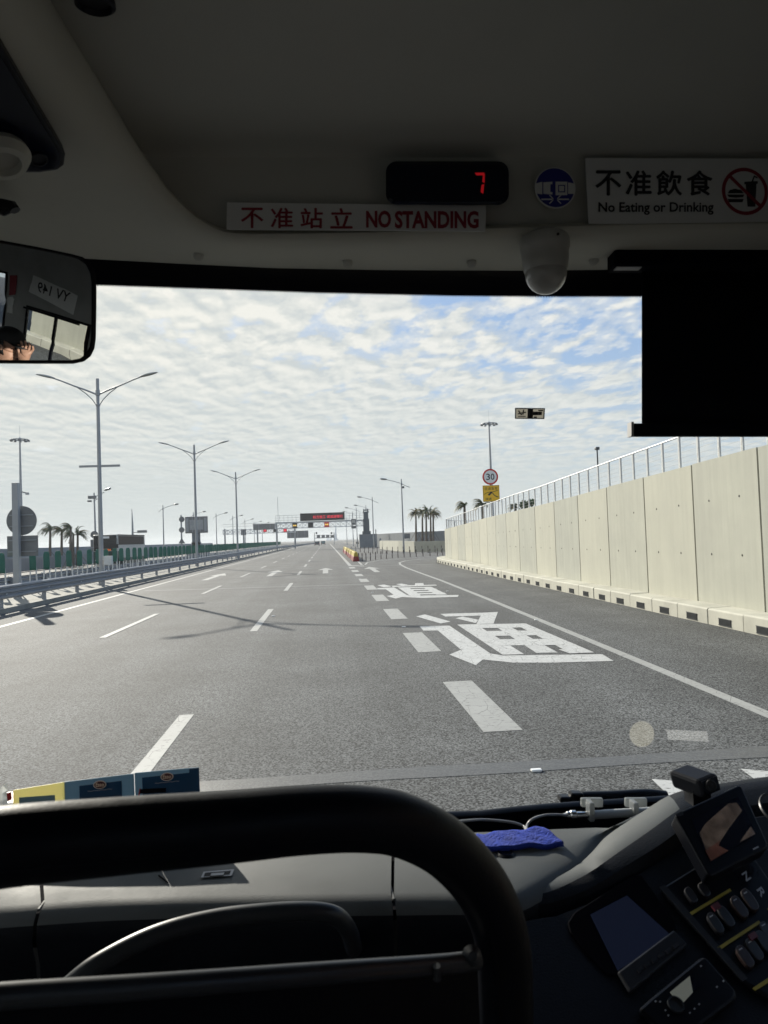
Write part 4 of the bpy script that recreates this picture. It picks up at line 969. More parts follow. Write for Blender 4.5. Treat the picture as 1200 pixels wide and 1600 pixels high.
for x, wins in ((1.255, wins_r), (-1.255, wins_l)):
    for (y0, y1, z0, z1) in wins:
        g = MB(); g.box((x, (y0+y1)/2, (z0+z1)/2), (.006, y1-y0, z1-z0)); o = g.build('side_window', M_['side_glass'], coach)
        f = MB(); w = .022; xx = x - .032*(1 if x > 0 else -1)
        for yy in (y0+w/2, y1-w/2): f.box((xx, yy, (z0+z1)/2), (.02, w, z1-z0))
        for zz in (z0+w/2, z1-w/2): f.box((xx, (y0+y1)/2, zz), (.02, y1-y0-2*w, w))
        if (y0, y1) == (.13, .80): f.box((xx, .46, (z0+z1)/2), (.024, .028, z1-z0-2*w)); f.box((xx, .40, z1-.03), (.03, .6, .02))
        f.build('window_frame', M_['plastic_black'], o)
b = MB(); b.box((0, 1.86, 1.22), (2.5, .06, .58)); b.box((-1.22, 1.74, 2.1), (.06, .12, 2.2)); b.box((1.22, 1.74, 2.1), (.06, .12, 2.2)); b.box((0, 1.76, 3.18), (2.5, .16, .2)); b.build('front_panel', M_['shell'], coach)
# ---- windscreen and its black band
def wsy(px): return 1.74 - .10*((px-600)/900)**2
wc = [-420 + 60*i for i in range(33)]
bl = [(-500, 441), (155, 447), (300, 452), (500, 459), (700, 463.5), (850, 465), (1000, 465), (1560, 460)]
bt = [(-500, 360), (0, 388), (130, 404), (300, 413), (430, 419), (600, 422), (815, 423), (1000, 421), (1560, 410)]
b = MB(); b.grid([[P(px, lerp_tab(bl, px)-5, wsy(px)+.012) for px in wc], [P(px, 1330, wsy(px)+.012) for px in wc]]); b.build('windscreen', M_['windscreen_glass'], coach)
b = MB(); rows = [[], []]
px = -420.0
while px < 1560:
    rows[0].append(P(px, lerp_tab(bt, px)-25, wsy(px)-.02)); rows[1].append(P(px, lerp_tab(bl, px)-2, wsy(px))); px += 20
b.grid(rows)
px = 140.0
while px < 1010:                                  # printed dots along the lower edge of the black band
    c = P(px, lerp_tab(bl, px)-1.2, wsy(px)-.0005); r = .0021
    b.add([c + Vector((r*math.cos(a*math.pi/3), 0, r*math.sin(a*math.pi/3))) for a in range(6)], [(0, 1, 2, 3, 4, 5)]); px += 4.3
b.build('windscreen_band', M_['band_black'], coach)
# ---- headlining: lip with left side pod, recessed face and ceiling
ct = [(-420, -420), (0, -120), (70, -8), (110, 58), (165, 148), (215, 233), (265, 303), (310, 344), (345, 362), (380, 366), (480, 365), (600, 363), (800, 356), (1000, 351), (1200, 349), (1560, 345)]
cols = [-420 + 22*i for i in range(90)]
N = 14; rows = []
def lipd(px, t):
    top = lerp_tab(ct, px); dtop = 1.50 - .62*max(0, min(1, (366-top)/560))
    db = wsy(px) - .05
    return db + (dtop-db)*(1-(1-t)**1.9)
for i in range(N+1):
    t = i/N; rows.append([P(px, lerp_tab(bt, px)*(1-t) + lerp_tab(ct, px)*t, lipd(px, t)) for px in cols])
rows.append([P(px, lerp_tab(ct, px)-3, lipd(px, 1)+.006) for px in cols])
rows.append([P(px, lerp_tab(ct, px)-5, lipd(px, 1)+.03) for px in cols])
rows.append([P(px, lerp_tab(ct, px)-4, lipd(px, 1)+.10) for px in cols]); rows.append([P(px, lerp_tab(ct, px)-4, lipd(px, 1)+.34) for px in cols])
b = MB(); b.grid(list(reversed(rows))); b.build('headlining_lip', M_['liner'], coach, smooth=True)
rows = []
cols2 = [-60 + 30*i for i in range(56)]
CEIL = [(-900, .50), (-420, .80), (-100, 1.06), (60, 1.21), (150, 1.32), (205, 1.42), (228, 1.47), (238, 1.492), (246, 1.503), (300, 1.51), (345, 1.52), (376, 1.54)]
for py, Y in CEIL:
    rows.append([P(px, min(py, lerp_tab(ct, px)+9), lerp_tab(CEIL, min(py, lerp_tab(ct, px)+9))) for px in cols2])
b = MB(); b.grid(list(reversed(rows))); b.build('ceiling_panel', M_['liner_dark'], coach, smooth=True)
scr = MB()
for px, py in ((310, 400), (543, 411), (737, 412), (928, 408)):
    t_ = .12; c = P(px, py, lipd(px, .22) - .004); scr = MB(); scr.lathe(c, [(.011, -.004), (.011, .002), (.006, .004)], 12, (0, -.6, -.8)); scr.build('trim_clip', M_['liner_dark'], coach)
# left navy speaker panel, its lamp and hook
pan = plane3(P(0, 90, 1.065), P(95, 245, 1.27), P(-120, 262, 1.21))
def px_prism(name, m, pts, plane, o0, o1, parent=None, bevel=0.0, smooth=False, origin=None):
    b = MB(); lo = [plane(x, y, o0) for x, y in pts]; b.prism(lo, plane.n*(o1-o0)); return b.build(name, M_[m], parent, bevel=bevel, smooth=smooth, origin=origin)
rim = [(-150, -40), (-2, 62), (45, 143), (88, 215), (101, 238), (99, 254), (88, 262), (60, 266), (-150, 268)]
inn = [(-150, -10), (-2, 80), (40, 150), (82, 218), (93, 238), (91, 250), (82, 257), (58, 260), (-150, 262)]
sp_ = px_prism('side_panel', 'plastic_grey', rim, pan, -.02, .006, coach, .003)
px_prism('panel_inset', 'navy_gloss', inn, pan, .0065, .009, sp_)
c = pan(-2, 226, .012); b = MB(); b.lathe(c, [(.040, 0), (.044, .012), (.036, .026), (.026, .028), (.024, .016), (.001, .015)], 28, pan.n); b.build('reading_lamp', M_['liner_dark'], sp_, smooth=True)
c = pan(58, 241, .010); b = MB(); b.lathe(c, [(.0145, 0), (.0145, .003), (.0115, .003), (.0115, .0006)], 24, pan.n); b.build('button', M_['plastic_grey'], sp_)
c = P(6, 322, 1.45); b = MB(); b.tube([P(-30, 316, 1.45), P(2, 318, 1.44), P(20, 322, 1.43), P(24, 329, 1.43)], .010, 8); b.tube([P(-10, 327, 1.44), P(6, 332, 1.43), P(14, 328, 1.43)], .007, 8); b.build('coat_hook', M_['plastic_grey'], coach, smooth=True)
c = P(148, -4, 1.12); b = MB(); b.lathe(c, [(.030, -.004), (.030, -.012), (.025, -.015), (.022, -.006), (.001, -.005)], 28, (0, -.15, 1)); b.build('ceiling_nozzle', M_['plastic_grey'], coach, smooth=True)

# ---- stickers on the headlining
FY = 1.488
def PF(px, py, dy=0.0): return P(px, py, FY - dy)
def flat_px(name, m, pts, y0, th, parent=None, origin=None, bevel=0):
    b = MB(); b.prism([P(x, y, FY-y0) for x, y in pts], (0, -th, 0)); return b.build(name, M_[m], parent, origin=origin, bevel=bevel)
def tquad(px0, py0, px1, py1, dy, slope=0.0): return (PF(px0, py0, dy), PF(px1, py0+slope*(px1-px0), dy), PF(px1, py1+slope*(px1-px0), dy), PF(px0, py1, dy))
st = thing('no_standing_sign', PF(556, 340), 'white strip with dark red NO STANDING lettering in two languages below the number display', 'sign')
flat_px('strip', 'sticker_white', [(355, 317), (759, 322), (758, 362), (354, 359)], 0, .002, st)
b = MB()
for i, ch in enumerate('不准站立'): text_thick(b, ch, tquad(377 + i*46.5, 325 + i*.2, 377 + i*46.5 + 34, 356 + i*.2, .0032), .018, Vector((0, -.00004, 0)))
text_quad(b, 'NO', tquad(572, 329, 611, 356, .0032), .035); text_quad(b, 'STANDING', tquad(617, 329.5, 748, 357, .0032), .035)
b.build('lettering', M_['sticker_red'], st)
dsp = thing('number_display', PF(699, 285), 'black rounded number display showing a red 7 above the no standing strip', 'display')
def rrect(x0, y0, x1, y1, r, n=6):
    out = []
    for cx, cy, a0 in ((x1-r, y0+r, -90), (x1-r, y1-r, 0), (x0+r, y1-r, 90), (x0+r, y0+r, 180)):
        for k in range(n+1):
            a = R(a0 + 90*k/n); out.append((cx + r*math.cos(a), cy + r*math.sin(a)))
    return out
b = MB(); o_ = rrect(603, 252, 795, 320, 17); i_ = rrect(609, 257, 789, 315, 13)
b.add([PF(x, y, -.02) for x, y in o_] + [PF(x, y, .03) for x, y in o_] + [PF(x, y, .036) for x, y in i_], [(k+len(o_)*r_, (k+1) % len(o_)+len(o_)*r_, (k+1) % len(o_)+len(o_)*(r_+1), k+len(o_)*(r_+1)) for r_ in (0, 1) for k in range(len(o_))] + [tuple(range(2*len(o_), 3*len(o_)))])
b.build('housing', M_['navy_gloss'], dsp)
b = MB()
for seg in ([(742, 270), (757, 270), (755, 274), (744, 274)], [(757.5, 271), (757, 286), (753.5, 284), (754.5, 274)], [(756.5, 288), (755, 303), (751, 300), (752.6, 289)]):
    b.prism([PF(x, y, .0365) for x, y in seg], (0, -.0008, 0))
b.build('digit', M_['digit_red'], dsp)
# seat belt sticker
sb = thing('seat_belt_sticker', PF(867, 294), 'round blue seat belt sticker with white buckle and arrows', 'sticker')
b = MB(); c = PF(867, 294); k_ = (FY)/FPX
b.lathe(c, [(34*k_, 0), (34*k_, .0015)], 48, (0, -1, 0)); b.build('white_rim', M_['sticker_white'], sb)
b = MB(); b.lathe(c + Vector((0, -.0017, 0)), [(32*k_, 0), (32*k_, .0008)], 48, (0, -1, 0)); b.build('blue_disc', M_['sticker_blue'], sb)
b = MB()
for pl_ in ([(836, 287), (848, 284), (848, 304), (836, 302)], [(848, 285), (863, 284), (863, 304), (848, 303)], [(868, 284), (887, 284), (887, 305), (868, 305)], [(887, 285), (897, 287), (898, 303), (887, 303)]): b.prism([PF(x, y, .0028) for x, y in pl_], (0, -.0004, 0))
for s_, x0 in ((1, 846), (-1, 889)):
    b.prism([PF(x0, 310.5, .0028), PF(x0+s_*17, 310.5, .0028), PF(x0+s_*17, 312.5, .0028), PF(x0, 312.5, .0028)], (0, -.0004, 0))
    for q in (-1, 1): b.prism([PF(x0+s_*12, 311.5+q*6, .003), PF(x0+s_*18.5, 311.5, .003), PF(x0+s_*18.5, 311.5+q*1.5, .003), PF(x0+s_*13, 311.5+q*7.5, .003)], (0, -.0004, 0))
b.build('belt_symbol', M_['sticker_white'], sb)
b = MB()
for pl_ in ([(847.4, 284), (848.8, 284), (848.8, 304), (847.4, 304)], [(860, 288), (863.2, 288), (863.2, 300), (860, 300)], [(872, 289), (883, 289), (883, 290.5), (872, 290.5)], [(872, 299), (883, 299), (883, 300.5), (872, 300.5)], [(872, 289), (873.5, 289), (873.5, 300), (872, 300)], [(881.5, 289), (883, 289), (883, 300), (881.5, 300)], [(886.4, 284), (887.6, 284), (887.6, 305), (886.4, 305)]): b.prism([PF(x, y, .0034) for x, y in pl_], (0, -.0003, 0))
b.build('buckle_lines', M_['sticker_blue'], sb)
# no eating sign
ne = thing('no_eating_sign', PF(1065, 300), 'white sign forbidding eating or drinking with crossed out burger and cup', 'sign')
flat_px('board', 'sticker_white', [(914, 248), (1228, 249), (1228, 351), (919, 350)], 0, .002, ne)
b = MB()
for i, ch in enumerate('不准飲食'): text_thick(b, ch, tquad(931 + i*47.5, 267, 931 + i*47.5 + 39, 305, .0032), .024, Vector((0, -.00004, 0)))
text_quad(b, 'No Eating or Drinking', tquad(935, 316, 1115, 336, .0032, -.002), .022)
b.build('lettering', M_['sticker_black'], ne)
c = PF(1164, 299, .0026); b = MB(); ring = [(c + Vector((40*k_*math.cos(a*2*math.pi/48), 0, 40*k_*math.sin(a*2*math.pi/48))), c + Vector((34*k_*math.cos(a*2*math.pi/48), 0, 34*k_*math.sin(a*2*math.pi/48)))) for a in range(49)]
b.grid([[p, q] for p, q in ring])
d = Vector((1, 0, -1)).normalized(); n_ = Vector((1, 0, 1)).normalized(); r_ = 35*k_; w_ = 2.9*k_
c2 = c + Vector((0, -.0008, 0)); b.quad([c2 - d*r_ - n_*w_, c2 + d*r_ - n_*w_, c2 + d*r_ + n_*w_, c2 - d*r_ + n_*w_]); b.build('prohibition_ring', M_['sticker_red'], ne)
b = MB()
for pl_ in ([(1165, 287), (1182, 286), (1180, 323), (1168, 323)], [(1163, 284), (1184, 283), (1184, 287), (1163, 288)], [(1174, 284), (1178, 274), (1184, 277), (1183, 279), (1179, 277), (1176.5, 284)],
            [(1137, 302), (1140, 297), (1148, 295), (1158, 297), (1162, 302)], [(1136, 304), (1163, 304), (1161, 308), (1150, 309), (1139, 308)], [(1137, 311), (1162, 311), (1160, 316), (1139, 316)]): b.prism([PF(x, y, .0022) for x, y in pl_], (0, -.0003, 0))
b.build('food_symbol', M_['sticker_black'], ne)
# dome camera
c = P(851, 381, 1.50); t = thing('dome_camera', c, 'white dome security camera hanging under the headlining', 'camera')
b = MB(); b.lathe(c, [(.020, .03), (.050, .012), (.0525, .004), (.0525, -.012), (.050, -.016), (.049, -.035), (.046, -.056), (.0445, -.060)], 36); b.build('mount', M_['dome_white'], t, smooth=True)
b = MB(); b.lathe(c, [(.0435, -.060)] + [(.0435*math.cos(a*math.pi/16), -.064 - .0435*math.sin(a*math.pi/16)) for a in range(0, 8)] + [(.001, -.1075)], 36); b.build('dome', M_['dome_clear'], t, smooth=True)
b = MB(); b.lathe(c + Vector((.012, -.052, -.001)), [(.003, 0), (.003, .002)], 8, (0, -1, 0)); b.build('screw', M_['sticker_black'], t)
# sun blind
t = thing('sun_blind', P(1090, 500, 1.60), 'black roller sun blind pulled half down in front of the windscreen', 'sun blind')
def boxpx(mb, x0, y0, x1, y1, Y, th): mb.prism([P(x0, y0, Y), P(x1, y0, Y), P(x1, y1, Y), P(x0, y1, Y)], (0, th, 0))
b = MB(); boxpx(b, 961, 372, 1420, 415, 1.545, .05); b.build('housing', M_['blind'], t, bevel=.006)
b = MB(); boxpx(b, 949, 374, 962, 380, 1.55, .03); b.build('bracket', M_['plastic_grey'], t)
b = MB(); boxpx(b, 964, 413, 1003, 417.5, 1.55, .02); b.build('guide_strip', M_['blind_cap'], t)
b = MB(); rows = [[P(1003 + 22*i, py + .15*i, 1.585 + .004*math.sin(i*1.3 + py*.01)) for i in range(20)] for py in (410, 480, 550, 610, 664)]
b.grid(rows); b.build('sheet', M_['blind'], t, smooth=True, solid=.002)
b = MB(); boxpx(b, 990, 661, 1420, 681, 1.575, .022); b.build('bottom_bar', M_['blind'], t, bevel=.004)
b = MB(); boxpx(b, 986.5, 659, 990.5, 681.5, 1.575, .022); b.build('end_cap', M_['blind_cap'], t)

# ---- driver's mirror: a convex mirror facing the driver; everything it shows stands behind
MC = P(40, 470, 1.30); MR = 1.2; aim = Vector((1.2, .128, 2.56))
mn = ((aim-MC).normalized() - (MC-EYE).normalized()).normalized()
mpl = Pl(MC, mn); MS = MC - mn*MR
def reflect(px, py):
    v = ray(px, py).normalized(); oc = EYE-MS; bb = v.dot(oc); cc = oc.dot(oc)-MR*MR; t = -bb - math.sqrt(bb*bb-cc)
    p = EYE + v*t; m = (p-MS)/MR; return p, v - m*(2*v.dot(m))
def on_side(px, py, x):
    p, q = reflect(px, py); return p + q*((x-p.x)/q.x)
t = thing('rear_view_mirror', MC, 'black framed convex mirror by the upper left of the windscreen, reflecting the driver', 'mirror')
mo = [(-110, 352), (-60, 362), (0, 375), (60, 386), (110, 396), (130, 401), (143, 410), (150, 424), (152, 440), (151.5, 490), (151, 530), (149, 545), (143, 557), (133, 564.5), (118, 567.5), (60, 567.5), (0, 567), (-100, 566), (-125, 560), (-130, 540), (-130, 380), (-125, 358)]
mo2 = []
cx_, cy_ = 10, 470
for i in range(len(mo)):
    a, c = mo[i], mo[(i+1) % len(mo)]
    for k in range(3): mo2.append((a[0]+(c[0]-a[0])*k/3, a[1]+(c[1]-a[1])*k/3))
b = MB(); n = len(mo2); vs = []
def onsph(px, py, dz=0.0):
    p = mpl(px, py); d = p - MC; d = d - mn*d.dot(mn); return MC + d - mn*(MR - math.sqrt(MR*MR - d.length_squared)) + mn*dz
rows = []
for s_ in [i/10 for i in range(0, 11)]:
    rows.append([onsph(cx_ + (x-cx_)*s_*.965 , cy_ + (y-cy_)*s_*.955, .001) for x, y in mo2 + mo2[:1]])
rows[0] = [rows[0][0] + Vector((0, 0, 1e-6*i)) for i in range(len(rows[0]))]
b.grid(rows); o = b.build('mirror_glass', M_['mirror'], t, smooth=True)
if o.data.polygons[40].normal.dot(mn) < 0: o.data.flip_normals()
b = MB(); rows = []
for s_, dz in ((.95, .0006), (.962, .005), (1.0, .004), (1.012, -.010), (.98, -.03), (.6, -.045), (.05, -.05)):
    rows.append([onsph(cx_ + (x-cx_)*s_, cy_ + (y-cy_)*s_, dz) for x, y in mo2 + mo2[:1]])
b.grid(rows); b.build('frame', M_['band_black'], t, smooth=True)
b = MB(); b.tube([MC - mn*.045, MC - mn*.08 + Vector((-.1, .05, .1)), MC - mn*.08 + Vector((-.2, .08, .24))], .012, 8); b.build('arm', M_['band_black'], t)
# plate seen in the mirror above the driver's side window
XP = 1.215
pt = thing('number_plate', on_side(80, 455, XP), 'white plate with YV 149 lettering above the side window, seen in the mirror', 'sign')
q4 = [on_side(x, y, XP) for x, y in ((121, 462), (52, 430), (45, 456), (114, 492))]
b = MB(); b.prism(q4, (.006, 0, 0)); b.build('plate', M_['sticker_white'], pt)
b = MB(); q5 = [on_side(x, y, XP-.003) for x, y in ((111, 458), (60, 440), (58, 456), (106, 473))]
text_quad(b, 'YV 149', q5, .015); b.build('lettering', M_['sticker_black'], pt)
b = MB(); b.prism([on_side(x, y, XP) for x, y in ((26, 430), (15, 430), (14, 462), (24, 462))], (.006, 0, 0)); tag(b.build('red_label', M_['sticker_red'], origin=on_side(20, 446, XP)), 'narrow red label on the pillar seen in the mirror', 'label')
b = MB(); b.prism([on_side(x, y, XP) for x, y in ((22, 466), (13, 464), (10, 488), (19, 490))], (.006, 0, 0)); tag(b.build('white_label', M_['sticker_white'], origin=on_side(16, 478, XP)), 'small white label under the red one seen in the mirror', 'label')

# ---- driver (seen only in the mirror): seated, black cap, left hand raised before the face
p0, q0 = reflect(14, 540); HD = p0 + q0*1.40
def skin_body(name, chains, root, m, parent=None, sub=2):
    """chains: list of lists of (point, radius); a chain starts at an existing point if its first entry coincides"""
    vs = []; es = []; rad = []
    def idx(p, r):
        for i, v in enumerate(vs):
            if (v-p).length < 1e-4: return i
        vs.append(Vector(p)); rad.append(r); return len(vs)-1
    for ch in chains:
        prev = None
        for p, r in ch:
            i = idx(Vector(p), r)
            if prev is not None and prev != i: es.append((prev, i))
            prev = i
    me = bpy.data.meshes.new(name); o = bpy.data.objects.new(name, me); COL.objects.link(o)
    off = world_loc(parent) if parent else Vector((0, 0, 0))
    me.from_pydata([v-off for v in vs], es, []); me.materials.append(M_[m])
    md = o.modifiers.new('skin', 'SKIN'); md.use_smooth_shade = True
    for i, sv in enumerate(me.skin_vertices[0].data): sv.radius = (rad[i], rad[i]); sv.use_root = (i == root)
    sd = o.modifiers.new('sub', 'SUBSURF'); sd.levels = sub; sd.render_levels = sub
    if parent: o.parent = parent
    return o
hx, hy, hz_ = HD
hip = Vector((hx, hy-.22, hz_-.72)); chest = Vector((hx, hy-.12, hz_-.38)); neck = Vector((hx, hy-.045, hz_-.17)); head0 = Vector((hx, hy-.01, hz_-.06))
drv = thing('person', (hx, hy-.22, 1.0), 'driver in a black cap and dark jacket with one hand raised, reflected in the mirror', 'person')
shl = Vector((hx-.19, hy-.10, hz_-.27)); shr = Vector((hx+.19, hy-.10, hz_-.27))
ph, qh = reflect(43, 553); HAND = ph + qh*1.26
elb = shl*.5 + HAND*.5 + Vector((.12, .10, -.17)); elr = shr + Vector((.05, .14, -.27)); wrr = elr + Vector((-.08, .26, .04))
wr_l = HAND + Vector((0.0, -.02, -.075))
kl, kr = hip + Vector((-.12, .42, .06)), hip + Vector((.12, .42, .06))
al, ar = kl + Vector((0, .10, -.40)), kr + Vector((0, .14, -.40))
body = skin_body('body', [[(hip, .15), ((hip+chest)/2, .145), (chest, .155), (neck, .055), (head0, .075), (HD + Vector((0, .005, .05)), .088), (HD + Vector((0, 0, .10)), .06)],
    [(head0, .075), (HD + Vector((0, .06, -.065)), .04), (HD + Vector((0, .085, -.085)), .022)], [(HD + Vector((0, .005, .05)), .088), (HD + Vector((0, .10, -.005)), .016), (HD + Vector((0, .112, -.02)), .010)],
    [(chest, .155), (shl, .07), (elb, .045), (wr_l, .029)], [(chest, .155), (shr, .07), (elr, .045), (wrr, .029), (wrr + Vector((-.01, .07, .0)), .034), (wrr + Vector((-.01, .13, -.02)), .016)],
    [(hip, .15), (hip + Vector((-.10, .05, -.01)), .095), (kl, .065), (al, .042), (al + Vector((0, .12, -.03)), .035)], [(hip, .15), (hip + Vector((.10, .05, -.01)), .095), (kr, .065), (ar, .042), (ar + Vector((0, .12, -.03)), .035)]], 0, 'skin', drv)
skin_body('jacket', [[(hip + Vector((0, 0, .02)), .168), ((hip+chest)/2, .165), (chest, .175), (chest*.45+neck*.55, .10)], [(chest, .175), (shl, .088), (elb, .06), (elb*.25+wr_l*.75, .044)], [(chest, .175), (shr, .088), (elr, .06), (elr*.2+wrr*.8, .044)]], 0, 'jacket', drv)
skin_body('trousers', [[(hip + Vector((0, 0, .03)), .165), (hip + Vector((-.10, .05, -.01)), .11), (kl, .08), (al, .06)], [(hip + Vector((0, 0, .03)), .165), (hip + Vector((.10, .05, -.01)), .11), (kr, .08), (ar, .06)]], 0, 'cap_black', drv)
# left hand: palm and five fingers, back of the hand towards the windscreen
palm_ = wr_l; up = Vector((0, .10, 1)).normalized(); sidev = Vector((.25, .97, -.05)).normalized()
ch = [[(palm_, .027), (palm_ + up*.05, .036), (palm_ + up*.085, .034)]]
for k, (ln, of) in enumerate(((.065, -.030), (.078, -.010), (.074, .011), (.058, .031))):
    base = palm_ + up*.085 + sidev*of; f_ = Vector((-.25, -.1, 0))
    ch.append([(palm_ + up*.085, .034), (base + up*.012, .0105), (base + up*(ln*.55) + sidev*of*.25, .0098), (base + up*(ln*1.0) + sidev*of*.35 + f_*.06, .0075)])
ch.append([(palm_ + up*.05, .036), (palm_ + up*.06 - sidev*.045, .012), (palm_ + up*.095 - sidev*.062, .010), (palm_ + up*.118 - sidev*.06, .0085)])
skin_body('hand', ch, 0, 'skin', drv)
b = MB(); rows = []
for k in range(8):
    a = k/7*math.pi/2; rr = .107*math.cos(a); rows.append([HD + Vector((0, .0, .048)) + Vector((rr*.92*math.cos(2*math.pi*j/24), rr*1.08*math.sin(2*math.pi*j/24), .088*math.sin(a))) for j in range(25)])
b.grid(rows)
rows = [[HD + Vector((0, .0, .046)) + Vector((rr*.92*math.cos(math.pi*(.15+.7*j/12)), rr*1.05*math.sin(math.pi*(.15+.7*j/12)) + ex, -ex*.15)) for j in range(13)] for rr, ex in ((.105, 0), (.11, .035), (.108, .075))]
b.grid(rows); b.build('cap', M_['cap_black'], drv, smooth=True, solid=.004)
b = MB(); rows = [[HD + Vector((rx*math.cos(math.pi*(.93 + 1.14*j/18)), ry*math.sin(math.pi*(.93 + 1.14*j/18)) - .004, dz)) for j in range(19)] for dz, rx, ry in ((.052, .100, .113), (.01, .096, .108), (-.035, .086, .090), (-.06, .07, .074))]
b.grid(rows); b.build('hair', M_['cap_black'], drv, smooth=True, solid=.006)
b = MB()
for s_ in (-1, 1): b.lathe(HD + Vector((s_*.033, .083, .008)), [(.012, 0), (.008, .006), (.001, .008)], 10, (s_*.2, 1, 0)); 
b.build('eyes', M_['sticker_black'], drv); 
b = MB()
for s_ in (-1, 1): b.lathe(HD + Vector((s_*.088, -.005, -.005)), [(.012, -.008), (.026, 0), (.022, .012), (.004, .014)], 10, (s_, -.3, 0))
b.build('ears', M_['skin'], drv, smooth=True)
b = MB(); b.tube([HD + Vector((-.024, .083, -.062)), HD + Vector((0, .092, -.060)), HD + Vector((.024, .083, -.062))], .005, 6); b.build('mouth', M_['switch_red'], drv)
ds = thing('swivel_chair', (hx, hy-.3, 1.0), 'dark cloth driver seat under the capped driver, seen in the mirror', 'chair')
b = MB(); b.box((hip.x, hip.y+.12, hip.z-.19), (.50, .52, .12)); b.build('cushion', M_['seat_cloth'], ds, bevel=.03)
b = MB(); b.box((hip.x, hip.y-.235, hip.z+.20), (.48, .10, .72), M=Matrix.Rotation(.10, 3, 'X')); b.build('backrest', M_['seat_cloth'], ds, bevel=.03)
b = MB(); b.box((hip.x, hip.y+.10, (1.01+hip.z-.26)/2), (.34, .34, max(.05, hip.z-.26-1.01))); b.build('base', M_['plastic_black'], ds)

# ---- dashboard
ZD = 1.70
def D(px, py, dz=0.0): return G(px, py, ZD+dz)
dash = MB()
fe = [(-260, 1432), (0, 1424), (58, 1420), (160, 1413), (300, 1408), (450, 1406), (612, 1404), (720, 1403), (830, 1404), (900, 1404)]
be = [(-260, 1322), (0, 1316), (58, 1315), (160, 1313), (300, 1309), (450, 1306), (612, 1304), (720, 1301), (830, 1298), (1010, 1290)]
def edge_roll(F, B_):
    rows = []
    rows.append([Vector((f.x, f.y+.01, ZD-.42)) for f in F]); rows.append([Vector((f.x, f.y-.004, ZD-.09)) for f in F])
    rows.append([Vector((f.x, f.y-.018, ZD-.045)) for f in F]); rows.append([Vector((f.x, f.y-.014, ZD-.020)) for f in F]); rows.append([Vector((f.x, f.y, ZD-.006)) for f in F]); rows.append([Vector((f.x, f.y+.02, ZD)) for f in F])
    for q in (.35, .7, 1.0): rows.append([f*(1-q) + g*q + Vector((0, .02*(1-q), .006*math.sin(q*3.1))) for f, g in zip(F, B_)])
    rows.append([Vector((g.x, g.y+.01, ZD-.015)) for g in B_]); rows.append([Vector((g.x, g.y+.015, ZD-.14)) for g in B_])
    return rows
dashboard = None
FR = smooth_path([(617.5, 1404, 0), (700, 1403, 0), (770, 1403, 0), (808, 1399, 0), (856, 1374, 0), (912, 1341, 0), (962, 1302, 0), (1020, 1271, 0)], 3)
BR = smooth_path([(617.5, 1304, 0), (690, 1302, 0), (770, 1300, 0), (840, 1297, 0), (890, 1295, 0), (930, 1293.5, 0), (970, 1292, 0), (1026, 1267, 0)], 3)
def dcols(x0, x1): return [x0 + (x1-x0)*i/14 for i in range(15)]
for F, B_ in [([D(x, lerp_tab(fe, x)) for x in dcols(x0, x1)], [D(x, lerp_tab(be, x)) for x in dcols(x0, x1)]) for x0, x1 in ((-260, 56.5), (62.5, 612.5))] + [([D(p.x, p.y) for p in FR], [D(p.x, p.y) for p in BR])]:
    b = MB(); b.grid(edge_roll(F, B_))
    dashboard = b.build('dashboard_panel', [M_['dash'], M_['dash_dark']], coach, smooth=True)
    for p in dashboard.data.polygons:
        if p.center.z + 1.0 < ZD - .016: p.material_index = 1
for pts in ([(60, 1422), (78, 1400), (110, 1374), (160, 1340)], [(615.5, 1406), (608.5, 1380), (600, 1350), (590, 1322)]):
    b = MB(); b.tube(smooth_path([D(x, y, -.004) for x, y in pts], 5), .0026, 6); b.build('dash_seam', M_['dash'], coach, smooth=True)
# dark trough and windscreen sill
b = MB(); b.box((0, 1.62, ZD-.16), (2.44, .30, .02)); b.build('trough', M_['void'], coach)
b = MB(); sp2 = [(-300, 1262), (300, 1262), (560, 1268), (735, 1268), (820, 1258), (900, 1252), (1040, 1243), (1150, 1238), (1300, 1236)]
rows = [[P(x, lerp_tab(sp2, x) + dy, 1.715 - k) for x in range(-300, 1301, 50)] for dy, k in ((0, .0), (3, .012), (9, .02), (14, .015), (60, .0))]
b.grid(rows); b.build('windscreen_sill', M_['plastic_black'], coach, smooth=True)
# first aid mark on the dash
b = MB()
for pl_ in ([(314, 1371), (318, 1362), (366, 1358), (362, 1368)],): b.quad([D(x, y, .0064) for x, y in pl_])
o = b.build('first_aid_mark', M_['mark_white'], coach)
b = MB()
for pl_ in ([(318, 1369.5), (320.5, 1363.5), (331, 1362.6), (328.5, 1368.6)], [(349, 1367), (351.5, 1361), (361, 1360.2), (358.5, 1366.3)], [(330, 1364), (331, 1362.6), (352, 1361), (351, 1362.6)], [(327.5, 1370), (328.5, 1368.2), (350, 1366.6), (349, 1368.4)]): b.quad([D(x, y, .0068) for x, y in pl_])
b.build('mark_field', M_['dash_dark'], o)
b = MB(); b.lathe(D(790, 1337, .002), [(.019, 0), (.019, .004), (.014, .007), (.011, .005), (.001, .005)], 24); b.build('dash_vent_knob', M_['plastic_black'], coach, smooth=True)
b = MB(); b.tube([D(248, 1368, .0052), D(262, 1379, .0052)], .0012, 5); b.build('lid_seam', M_['void'], coach)
# knee panel below the dash
b = MB(); b.box((-.25, 1.32, 1.25), (2.0, .05, .50)); b.build('knee_panel', M_['dash_dark'], coach)
